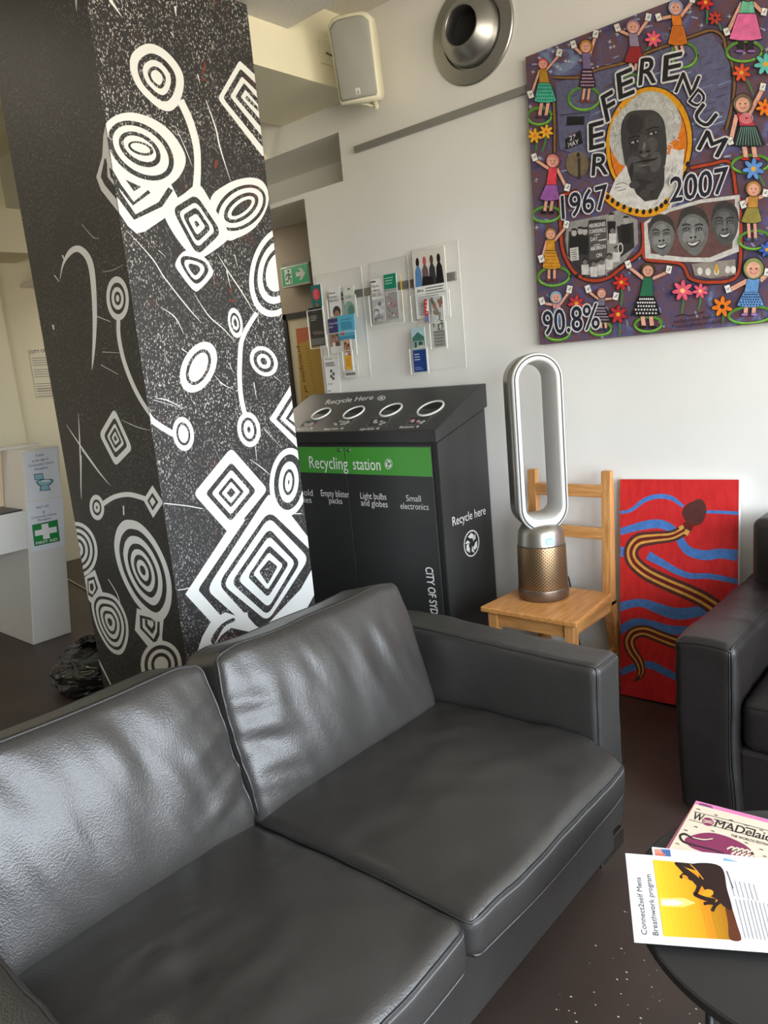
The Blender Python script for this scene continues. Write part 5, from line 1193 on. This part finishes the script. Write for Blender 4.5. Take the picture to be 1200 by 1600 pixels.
leaflet('narrow yellow brochure at the edge of the small rack', (623.5, 428, 630, 486), 3.003, d11, rgb(228, 180, 62))
def d12(k):
    k.r(0, .48, 1, 1, rgb(224, 220, 210))
    for x, c, hc in ((.16, rgb(96, 140, 190), rgb(40, 34, 30)), (.38, rgb(110, 90, 96), rgb(196, 90, 96)), (.60, rgb(60, 60, 66), rgb(90, 66, 50)), (.82, rgb(30, 28, 30), rgb(30, 26, 26))):
        k.e(x, .84, .055, .07, hc); k.p([(x-.12, .48), (x+.12, .48), (x+.09, .72), (x+.03, .79), (x-.03, .79), (x-.09, .72)], c)
    k.p([(.25, .48), (.62, .48), (.6, .6), (.3, .62)], rgb(36, 32, 34)); k.t('Join us', .08, .28, .40, .05, INK, .02); k.l(.35, .95, .44, .36, 3, rgb(80, 80, 84), .012); k.l(.08, .92, .32, .06, 10, rgb(150, 150, 154), .010)
leaflet('white poster sheet with a photo of four seated people', (643, 395, 701, 492), 3.0, d12)
def d13(k): k.r(0, .3, 1, 1, rgb(206, 52, 60)); k.l(.3, .8, .88, .4, 4, rgb(245, 220, 220), .04); k.r(0, 0, 1, .3, rgb(120, 120, 170))
leaflet('small red and violet leaflet in front of the poster sheet', (662, 468, 671, 503), 2.972, d13)
def d14(k):
    k.r(0, .35, 1, 1, rgb(196, 200, 204))
    for i in range(34): k.e(random.random(), .3+.65*random.random(), .12, .05, random.choice([rgb(96, 104, 84), rgb(136, 140, 120), rgb(210, 210, 208), rgb(150, 110, 90)]))
    k.r(0, 0, 1, .34, rgb(160, 160, 156)); k.l(.05, .95, .3, .05, 5, rgb(110, 110, 108), .02)
leaflet('grey leaflet with a photo of trees and a building', (673, 465, 697, 541), 2.972, d14)
def d15(k):
    k.r(0, .5, 1, 1, rgb(178, 206, 214)); k.p([(.05, .55), (.95, .55), (.95, .78), (.5, .9), (.05, .78)], rgb(70, 120, 110)); k.r(.1, .55, .9, .70, rgb(150, 180, 170)); k.r(.2, .55, .35, .68, rgb(60, 70, 66)); k.r(.5, .55, .8, .68, rgb(60, 80, 76)); k.e(.7, .55, .4, .05, rgb(190, 196, 192))
    k.r(0, 0, 1, .5, rgb(36, 70, 140)); k.l(.1, .6, .40, .28, 3, rgb(210, 220, 240), .02); k.l(.1, .7, .1, .06, 2, rgb(150, 170, 210), .015)
leaflet('dark blue leaflet with a photo of a green-roofed house', (642, 513, 668, 580), 2.972, d15)

# ------------------------------------------------------------------ exit sign and poster in the corridor
EY = 4.12
a = ony(438, 420, EY); b = ony(486, 452, EY); x0, x1, z1, z0 = a.x, b.x, a.z+.005, ony(442, 451, EY).z
ex = thing('exit_sign', 'green running man exit sign with a white arrow in the corridor', 'sign', ((x0+x1)/2, EY, z0))
obj('housing', bbox((x0, EY, z0), (x1, EY+.05, z1), .006), M_FRAME, ex)
obj('bracket', box(((x0+x1)/2-.16, EY+.02, z1), ((x0+x1)/2+.16, 4.2, z1+.03)), mat('sign_bracket', rgb(120, 112, 98), .5), ex)
gm = mat('exit_green', rgb(12, 120, 74), .4); pg = gm.node_tree.nodes['Principled BSDF']; pg.inputs['Emission Color'].default_value = rgb(12, 120, 74); pg.inputs['Emission Strength'].default_value = .35
fp = obj('face_panel', box((x0+.012, EY-.003, z0+.014), (x1-.012, EY+.001, z1-.012)), gm, ex)
d = Decal((x0, EY-.0034, z0), (1, 0, 0), (0, 0, 1), px=False, eps=.0003); w_, h_ = x1-x0, z1-z0
def qq(*p): return [(x*w_, y*h_) for x, y in p]
d.poly(qq((.14, .14), (.40, .14), (.40, .88), (.14, .88)), rgb(225, 240, 232)); gr_ = rgb(10, 96, 60)
d.ell(.29*w_, .77*h_, .03*w_, .07*h_, 0, gr_)
for q in ([(.27, .66), (.29, .45)], [(.29, .45), (.36, .36), (.34, .2)], [(.28, .45), (.24, .3), (.16, .3)], [(.28, .63), (.35, .55), (.38, .6)], [(.27, .63), (.2, .56), (.19, .46)]): d.ribbon(qq(*q), .035*w_, gr_, smooth=False)
d.poly(qq((.14, .14), (.24, .14), (.20, .24), (.14, .24)), rgb(225, 240, 232))
d.poly(qq((.54, .42), (.72, .42), (.64, .24), (.73, .24), (.88, .52), (.73, .80), (.64, .80), (.72, .62), (.54, .62)), WHITE)
d.build('pictogram', fp)
PYc = 4.195
a = ony(443, 492, PYc); px0, pz1 = a.x, a.z; px1, pz0 = px0+.95, pz1-.90
po = thing('framed_poster', 'dark framed ochre poster with vertical lettering on the corridor wall', 'poster', ((px0+px1)/2, PYc, pz0))
fw = .045
for lo, hi in (((px0, PYc-.02, pz0), (px0+fw, PYc, pz1)), ((px1-fw, PYc-.02, pz0), (px1, PYc, pz1)), ((px0, PYc-.02, pz1-fw), (px1, PYc, pz1)), ((px0, PYc-.02, pz0), (px1, PYc, pz0+fw))):
    obj('frame', box(lo, hi), mat('dark_frame', rgb(44, 40, 38), .5), po)
bdp = obj('mount', box((px0+.02, PYc-.008, pz0+.02), (px1-.02, PYc+.004, pz1-.02)), mat('cream_mount', rgb(206, 196, 170), .6), po)
d = Decal((px0, PYc-.0085, pz0), (1, 0, 0), (0, 0, 1), eps=.0003)
d.poly([(462, 514), (560, 500), (585, 660), (476, 690)], rgb(186, 152, 78)); d.poly([(462, 514), (486, 510), (490, 528), (465, 538)], rgb(190, 110, 78))
d.text('principles of cooperation', (464.5, 541), (489, 690), 5.5, rgb(96, 74, 40), .02)
d.lines((478, 545), (484, 545), (496, 640), 22, 1.2, rgb(150, 116, 56), .5)
d.build('print', bdp)

# conduit beside the column top
pp = [Vector((-3.24, 2.90, 2.84)), Vector((-3.33, 2.94, 2.82)), Vector((-3.40, 2.97, 2.66)), Vector((-3.42, YW, 2.70))]
tag(obj('conduit_pipe', tube([Vector(p) for p in crom([tuple(p) for p in pp], False, 5)], .022, 10), M_CREAM, None, True), 'cream curved conduit pipe above the doorway behind the column', 'pipe')

# ------------------------------------------------------------------ reception desk
M_DESK = mat('white_laminate', rgb(222, 220, 214), .4); M_PEACH = mat('maple_laminate', rgb(214, 190, 158), .45); M_DTOP = mat('dark_desk_top', rgb(52, 54, 62), .4)
desk = thing('reception_desk', 'white reception desk with leaning end pillar left of the column', 'desk', (-5.0, 1.6, 0))
XD = -4.65
obj('pillar', bevel(hexa([(-5.35, 1.807, 0), (XD, 1.807, 0), (XD, 2.052, 0), (-5.35, 2.052, 0), (-5.35, 1.965, 1.19), (XD, 1.965, 1.19), (XD, 2.183, 1.19), (-5.35, 2.183, 1.19)]), .003, 1), M_DESK, desk)
obj('counter', hexa([(-5.35, .3, .60), (XD, .3, .60), (XD, 1.885, .60), (-5.35, 1.885, .60), (-5.35, .3, .83), (XD, .3, .83), (XD, 1.914, .83), (-5.35, 1.914, .83)]), M_DESK, desk)
obj('worktop', box((-5.35, .3, .831), (XD-.02, 1.90, .838)), M_DTOP, desk)
obj('upper_screen', hexa([(-5.0, .3, .838), (-4.97, .3, .838), (-4.97, 1.914, .838), (-5.0, 1.914, .838), (-5.0, .3, 1.19), (-4.97, .3, 1.19), (-4.97, 1.963, 1.19), (-5.0, 1.963, 1.19)]), M_PEACH, desk)
obj('top_ledge', box((-5.1, .3, 1.19), (-4.90, 2.18, 1.205)), M_DESK, desk)
def sheet(label, c, draw):
    P = [onx(x, y, XD+.0015) for x, y in c]
    o = thing('notice_sheet', label, 'notice', P[3], 'notices on the reception desk')
    s_ = obj('sheet', (P+[p-Vector((.0016, 0, 0)) for p in P], [(0, 1, 2, 3), (7, 6, 5, 4), (0, 4, 5, 1), (1, 5, 6, 2), (2, 6, 7, 3), (3, 7, 4, 0)]), mat('notice_paper', rgb(226, 230, 236), .5), o)
    d = Decal(Vector((XD+.0019, 0, 0)), (0, 1, 0), (0, 0, 1), eps=.0005); draw(d); d.build('print', s_)
A5 = lambda x, y: (x/3.81, 680+y/3.81)
def toilets(d):
    d.T = A5; c = rgb(84, 110, 150)
    for t_, x0, y0, x1, y1 in (('Toilets', 212, 130, 262, 120), ('to the right of', 190, 162, 290, 145), ('Community Centre', 172, 190, 318, 166), ('Reception', 208, 210, 288, 196)): d.text(t_, (x0, y0), (x1, y1), 15, c, .02)
    b = rgb(150, 196, 206); k = rgb(70, 110, 125)
    d.poly([(200, 232), (255, 226), (262, 262), (206, 268)], k); d.poly([(204, 236), (252, 231), (257, 258), (210, 264)], b); d.poly(crom([(215, 275), (260, 262), (312, 262), (316, 278), (290, 300), (240, 305)]), k); d.poly(crom([(222, 276), (262, 267), (306, 268), (308, 277), (286, 294), (244, 298)]), b); d.poly(ellp(272, 272, 28, 7, -5), rgb(220, 235, 238))
    d.poly([(240, 298), (288, 296), (302, 328), (235, 332)], k); d.poly([(246, 300), (284, 298), (294, 324), (242, 327)], b)
sheet('paper notice with a toilet drawing on the desk pillar', [(35, 707), (87, 699.5), (97, 774), (43.5, 784)], toilets)
def firstaid(d):
    d.T = A5; c = rgb(90, 100, 116)
    for t_, x0, y0, x1, y1 in (('FIRST AID', 218, 440, 292, 425), ('@', 256, 464, 268, 460), ('Community Centre', 188, 500, 335, 472), ('Reception', 228, 512, 305, 498)): d.text(t_, (x0, y0), (x1, y1), 14, c, .02)
    g = rgb(30, 140, 66)
    d.poly([(190, 535), (342, 502), (358, 630), (205, 662)], rgb(60, 110, 80)); d.poly([(195, 540), (338, 509), (353, 626), (210, 656)], g)
    d.poly([(246, 532), (286, 524), (290, 552), (336, 543), (340, 576), (294, 585), (298, 613), (258, 620), (254, 593), (210, 602), (206, 570), (250, 560)], WHITE)
    d.text('FIRST AID', (216, 652), (344, 625), 16, WHITE, .03)
sheet('paper notice with a green first aid cross on the desk pillar', [(41.5, 786), (98, 776), (101.5, 852), (50, 863)], firstaid)
wp = tag(obj('wall_notice', box((-6.699, onx(44, 545, -6.69).y, 1.49), (-6.688, onx(44, 545, -6.69).y+.40, 1.90)), mat('pale_notice_board', rgb(228, 222, 204), .6)), 'pale printed notice on the cream wall behind the column', 'notice')
d = Decal((-6.6875, 0, 0), (0, 1, 0), (0, 0, 1), eps=.001)
d.text('CITY OF SYDNEY', (47, 553), (100, 546), 5, rgb(70, 66, 60), .03)
for yy in (560, 578, 600, 608): d.lines((50+(yy-560)*.15, yy), (80+(yy-560)*.15, yy-1.5), (51+(yy-560)*.17, yy+11), 4, 1.0, rgb(140, 134, 122))
d.build('print', wp)
# cable tray under the reception ceiling
ctray = thing('cable_tray', 'grey metal cable tray with bundled ducting under the reception ceiling', 'cable tray', (-5.6, 1.8, 3.0))
obj('tray', join(box((-6.1, .6, 3.02), (-5.5, 2.46, 3.03)), box((-6.1, .6, 3.03), (-6.08, 2.46, 3.12)), box((-5.52, .6, 3.03), (-5.5, 2.46, 3.12))), M_METAL, ctray)
for k in range(3):
    P = [Vector((-5.95+.15*k, .6+i*.02, 3.09)) for i in range(93)]
    obj('flexible_duct', tube(P, [.05+.008*(i % 2) for i in range(93)], 10), mat('foil_duct', rgb(176, 170, 160), .4, .5), ctray)
for y in (.9, 2.2): obj('hanger_rod', tube([(-5.8, y, 3.02), (-5.8, y, 3.45)], .006, 6), M_METAL, ctray)

# ------------------------------------------------------------------ rubbish bag
bc = Vector((-3.69, 1.76, .09))
bm = bmesh.new(); bmesh.ops.create_icosphere(bm, subdivisions=6, radius=1.0)
for v in bm.verts:
    p = v.co.copy(); r = 1+.22*nz(p.x*1.5, p.y*1.5, p.z*1.5+4)+.24*(.25-abs(nz(p.x*2.0+1, p.y*2.0+7, p.z*2)))+.06*(.25-abs(nz(p.x*6, p.y*6+2, p.z*7)))
    v.co = Vector((p.x*.27*r, p.y*.26*r, max(-.0895, p.z*.115*r)))
bv = ([tuple(bc+v.co) for v in bm.verts], [tuple(q.index for q in f.verts) for f in bm.faces]); bm.free()
bag = thing('rubbish_bag', 'crumpled black plastic rubbish bag on the floor beside the column', 'bag', (bc.x, bc.y, 0))
M_BAG = mat('black_polythene', rgb(30, 30, 30), .24, bump=.35, bump_scale=18, bump_dist=.008)
obj('sack', bv, M_BAG, bag, True)
kn = [(.02+.05*(k_/6)**2, .0+.055*k_/6) for k_ in range(7)]
K_ = lathe((bc.x-.06, bc.y-.02, .17), kn, 22, cap=False)
obj('gathered_neck', ([(x+.02*nz(x*40, y*40, z*20), y+.02*nz(y*40, x*40, z*20), z+.012*nz(x*60, y*60)) for x, y, z in K_[0]], K_[1]), M_BAG, bag, True)
tag(obj('floor_cable', tube([Vector(p) for p in crom([(-6.0, 2.7, .008), (-5.2, 2.55, .008), (-4.7, 2.45, .008), (-4.0, 2.5, .008)], False)], .006, 6), mat('pale_cable', rgb(170, 166, 158), .5), None, True), 'pale cable lying on the floor behind the reception desk', 'cable')

# ------------------------------------------------------------------ side table with papers
TZ = .43; tcx, tcy, tr_ = -.268, 1.395, .333
tb = thing('side_table', 'round black side table with slim legs', 'table', (tcx, tcy, 0))
M_TB = mat('black_table_top', rgb(42, 41, 40), .42, noise_amt=.08, noise_scale=6); M_TL = mat('black_table_steel', rgb(26, 26, 26), .4)
obj('table_top', lathe((tcx, tcy, TZ), [(tr_-.006, -.022), (tr_, -.018), (tr_, -.003), (tr_-.004, 0)], 72), M_TB, tb)
for k in range(3):
    a_ = math.radians(247+120*k); p = Vector((tcx+.29*math.cos(a_), tcy+.29*math.sin(a_), TZ-.02)); q = Vector((tcx+.295*math.cos(a_), tcy+.295*math.sin(a_), 0))
    obj('leg', tube([p, q], .008, 12), M_TL, tb, True)
obj('under_ring', lathe((tcx, tcy, TZ-.03), [(.295, 0), (.295, .01), (.28, .01), (.28, 0)], 48, cap=False), M_TL, tb)
def paper(name, label, cat, c, z, th, m, draw, T, n=1):
    P = [onz(x, y, z) for x, y in c]
    o = thing(name, label, cat, (P[0].x, P[0].y, z-th))
    V = P+[p-Vector((0, 0, th)) for p in P]
    s_ = obj('sheet' if th < .002 else 'cover', (V, [(0, 3, 2, 1), (4, 5, 6, 7), (0, 1, 5, 4), (1, 2, 6, 5), (2, 3, 7, 6), (3, 0, 4, 7)]), m, o)
    d = Decal((0, 0, z+.0003), (1, 0, 0), (0, 1, 0), eps=.00012, T=T); draw(d); d.build('print', s_)
    return o
TT = lambda x, y: (900+x/3.81, 1180+y/3.81)
def quad(*p): return [TT(*q) for q in p]
CRM = mat('cream_newsprint', rgb(228, 212, 190), .6); WP = mat('white_paper', rgb(236, 236, 240), .5); PKM = mat('pink_newsprint', rgb(226, 140, 180), .6)
def nodraw(d): pass
def pink(d):
    d.T = TT; d.poly([(720, 275), (1500, 480), (1500, 520), (700, 300)], rgb(226, 130, 184))
    d.poly(crom([(735, 285), (800, 300), (815, 320), (780, 325), (740, 305)]), rgb(130, 70, 120)); d.text('INSPIRED YOURSELF AT', (830, 340), (1010, 395), 12, rgb(150, 60, 120), .02); d.ribbon([(1020, 392), (1050, 410), (1040, 385)], 6, rgb(110, 40, 100))
paper('newspaper', 'pink-edged festival newspaper under the cream programme', 'newspaper', quad((715, 270), (1560, 490), (1420, 760), (530, 560)), TZ+.006, .006, PKM, pink, None)
def womad(d):
    d.T = TT; k = rgb(46, 40, 42); mr2 = rgb(134, 50, 88); Cc = rgb(228, 212, 190)
    d.ribbon([(705, 335), (1500, 540)], 3, k, smooth=False); d.ribbon([(672, 383), (1500, 600)], 3, k, smooth=False)
    d.text('W', (690, 378), (748, 394), 44, k, .025); d.text('MADelaide', (822, 424), (1205, 527), 47, k, .02)
    d.poly(ellp(786, 396, 36, 24, 15), mr2); 
    for a_ in (-12, 0, 12): d.ribbon([(756, 392+a_), (786, 396+a_*.4), (818, 402+a_)], 3, Cc)
    d.text('THE WORLDS FESTIVAL', (920, 482), (1160, 545), 15, k, .02); d.text('elephants', (818, 384), (912, 410), 11, k, .02); d.ribbon([(1010, 430), (1070, 446)], 7, k, smooth=False)
    d.poly(crom([(650, 500), (720, 470), (800, 462), (880, 478), (960, 510), (1020, 545), (1060, 590), (1040, 640), (900, 640), (760, 580), (680, 545)]), mr2)
    d.ribbon([(700, 500), (650, 470), (620, 480), (640, 515), (720, 540), (800, 560), (880, 585)], [6, 12, 14, 12, 10, 9, 8], k); d.ribbon([(690, 490), (760, 505), (820, 498)], [10, 12, 10], k); d.ribbon([(692, 489), (760, 503), (816, 497)], [5, 7, 5], Cc)
    for i in range(5): d.ribbon([(900+30*i, 560+i*6), (930+30*i, 548+i*6), (950+28*i, 570+i*6), (925+28*i, 590+i*4)], 12, Cc); d.ribbon([(905+30*i, 565+i*6), (930+30*i, 555+i*6), (945+28*i, 572+i*6)], 6, k)
    for x, y in ((715, 320), (820, 355), (910, 385), (1000, 415), (1090, 445), (640, 445), (700, 425), (800, 450), (1000, 520), (1090, 560), (590, 525), (1110, 600)): d.ribbon([(x, y), (x+16, y+2), (x+26, y+8)], [2, 5, 2], k)
paper('festival_programme', 'cream festival programme with maroon artwork on the side table', 'magazine', quad((707, 290), (1520, 500), (1380, 790), (540, 580)), TZ+.0105, .0042, CRM, womad, None)
def post(d):
    d.T = TT; d.poly([(466, 558), (560, 562), (566, 606), (476, 606)], rgb(70, 110, 170)); d.poly([(466, 558), (505, 560), (520, 585), (472, 592)], rgb(226, 150, 130)); d.poly([(470, 585), (540, 588), (520, 604), (476, 604)], rgb(220, 120, 90)); d.poly([(878, 612), (1020, 648), (880, 640)], rgb(120, 180, 220))
paper('flyer', 'white flyer with a small sunset picture peeking out under the breathwork flyer', 'flyer', quad((450, 545), (1200, 622), (1300, 900), (500, 860)), TZ+.0118, .0010, WP, post, None)
def breath(d):
    d.T = TT; k = rgb(34, 34, 38)
    d.text('Connect2self Mens', (424, 1070), (385, 728), 34, k); d.text('Breathwork program', (492, 1074), (444, 710), 34, k)
    d.poly([(458, 622), (860, 662), (985, 1102), (522, 1078)], rgb(240, 186, 30))
    for i in range(16):
        a, b = i/16, (i+1)/16; L0 = lambda t: (458+402*t, 622+40*t); L1 = lambda t: (522+463*t, 1078+24*t)
        d.poly([L0(a), L0(b), L1(b), L1(a)], rgb(248-2.2*i*(1 if i < 11 else 2.4), 206-5.2*i*(1 if i < 9 else 1.25), 50-2.4*i))
    d.poly([(500, 850), (640, 850), (712, 880), (640, 905), (505, 900)], rgb(250, 228, 130)); d.poly([(510, 862), (600, 862), (640, 880), (600, 895), (512, 892)], rgb(255, 246, 214))
    d.poly(crom([(915, 1094), (905, 1000), (890, 900), (930, 925), (960, 1010), (983, 1100)]), rgb(96, 50, 26))
    s_ = rgb(44, 26, 24)
    d.poly(crom([(700, 646), (860, 662), (900, 800), (930, 920), (880, 900), (840, 860), (790, 830), (740, 760), (730, 700)]), s_)
    d.poly([(590, 636), (860, 662), (925, 900), (870, 880), (800, 800), (760, 730), (720, 690), (650, 668)], s_)
    d.ribbon([(590, 640), (650, 690), (700, 730), (740, 770)], [14, 34, 40, 46], s_); d.ribbon([(620, 730), (650, 712), (690, 740)], [18, 26, 22], s_)
    d.poly(ellp(650, 726, 20, 10, 30), rgb(236, 150, 40))
    d.ribbon([(750, 740), (720, 810), (712, 830), (770, 855), (830, 868)], [30, 24, 24, 24, 26], s_); d.poly(crom([(745, 830), (775, 800), (812, 806), (815, 830), (785, 842)]), rgb(236, 160, 34))
    d.ribbon([(760, 885), (800, 880), (840, 890)], 20, s_); d.ribbon([(810, 930), (830, 895), (860, 870)], 22, s_); d.ribbon([(680, 650), (720, 690), (758, 740)], 5, rgb(236, 170, 60))
    for i, (x0, y0) in enumerate(((1010, 1092), (1034, 1094), (1058, 1096), (1082, 1096), (1104, 1100), (1128, 1104), (1152, 1110), (1176, 1116), (1200, 1120))): d.ribbon([(x0, y0), (x0-60, y0-235)], 3.5, rgb(120, 120, 124), smooth=False)
    for i in range(6): d.ribbon([(945+28*i, 840+6*i), (945+28*i-28, 840+6*i-100)], 3.5, rgb(120, 120, 124), smooth=False)
    d.ribbon([(936, 795), (898, 690)], 5, k, smooth=False)
paper('breathwork_flyer', 'white breathwork program flyer with a golden hand silhouette picture', 'flyer', quad((293, 583), (1290, 660), (1420, 1195), (347, 1112)), TZ+.0132, .0010, WP, breath, None)

# ------------------------------------------------------------------ crumbs on the floor
random.seed(5); V, Fc = [], []
for k in range(150):
    if k < 110: x, y = onz(random.uniform(780, 1100), random.uniform(1330, 1600), 0).xy
    else: x, y = random.uniform(-1.0, -.5), random.uniform(1.4, 2.3)
    if x < -.80: continue
    r = random.uniform(.001, .0036); b = len(V)
    for t in range(5): a_ = t*1.257+random.random()*.5; V.append((x+r*math.cos(a_), y+r*math.sin(a_)*.7, .0006))
    V.append((x, y, .0006+r*.5)); Fc += [(b+t, b+(t+1) % 5, b+5) for t in range(5)]
cr_ = obj('floor_crumbs', (V, Fc), mat('pale_crumb', rgb(205, 195, 175), .8)); cr_['kind'] = 'stuff'; cr_['label'] = 'pale crumbs scattered on the dark floor by the sofa'; cr_['category'] = 'crumbs'
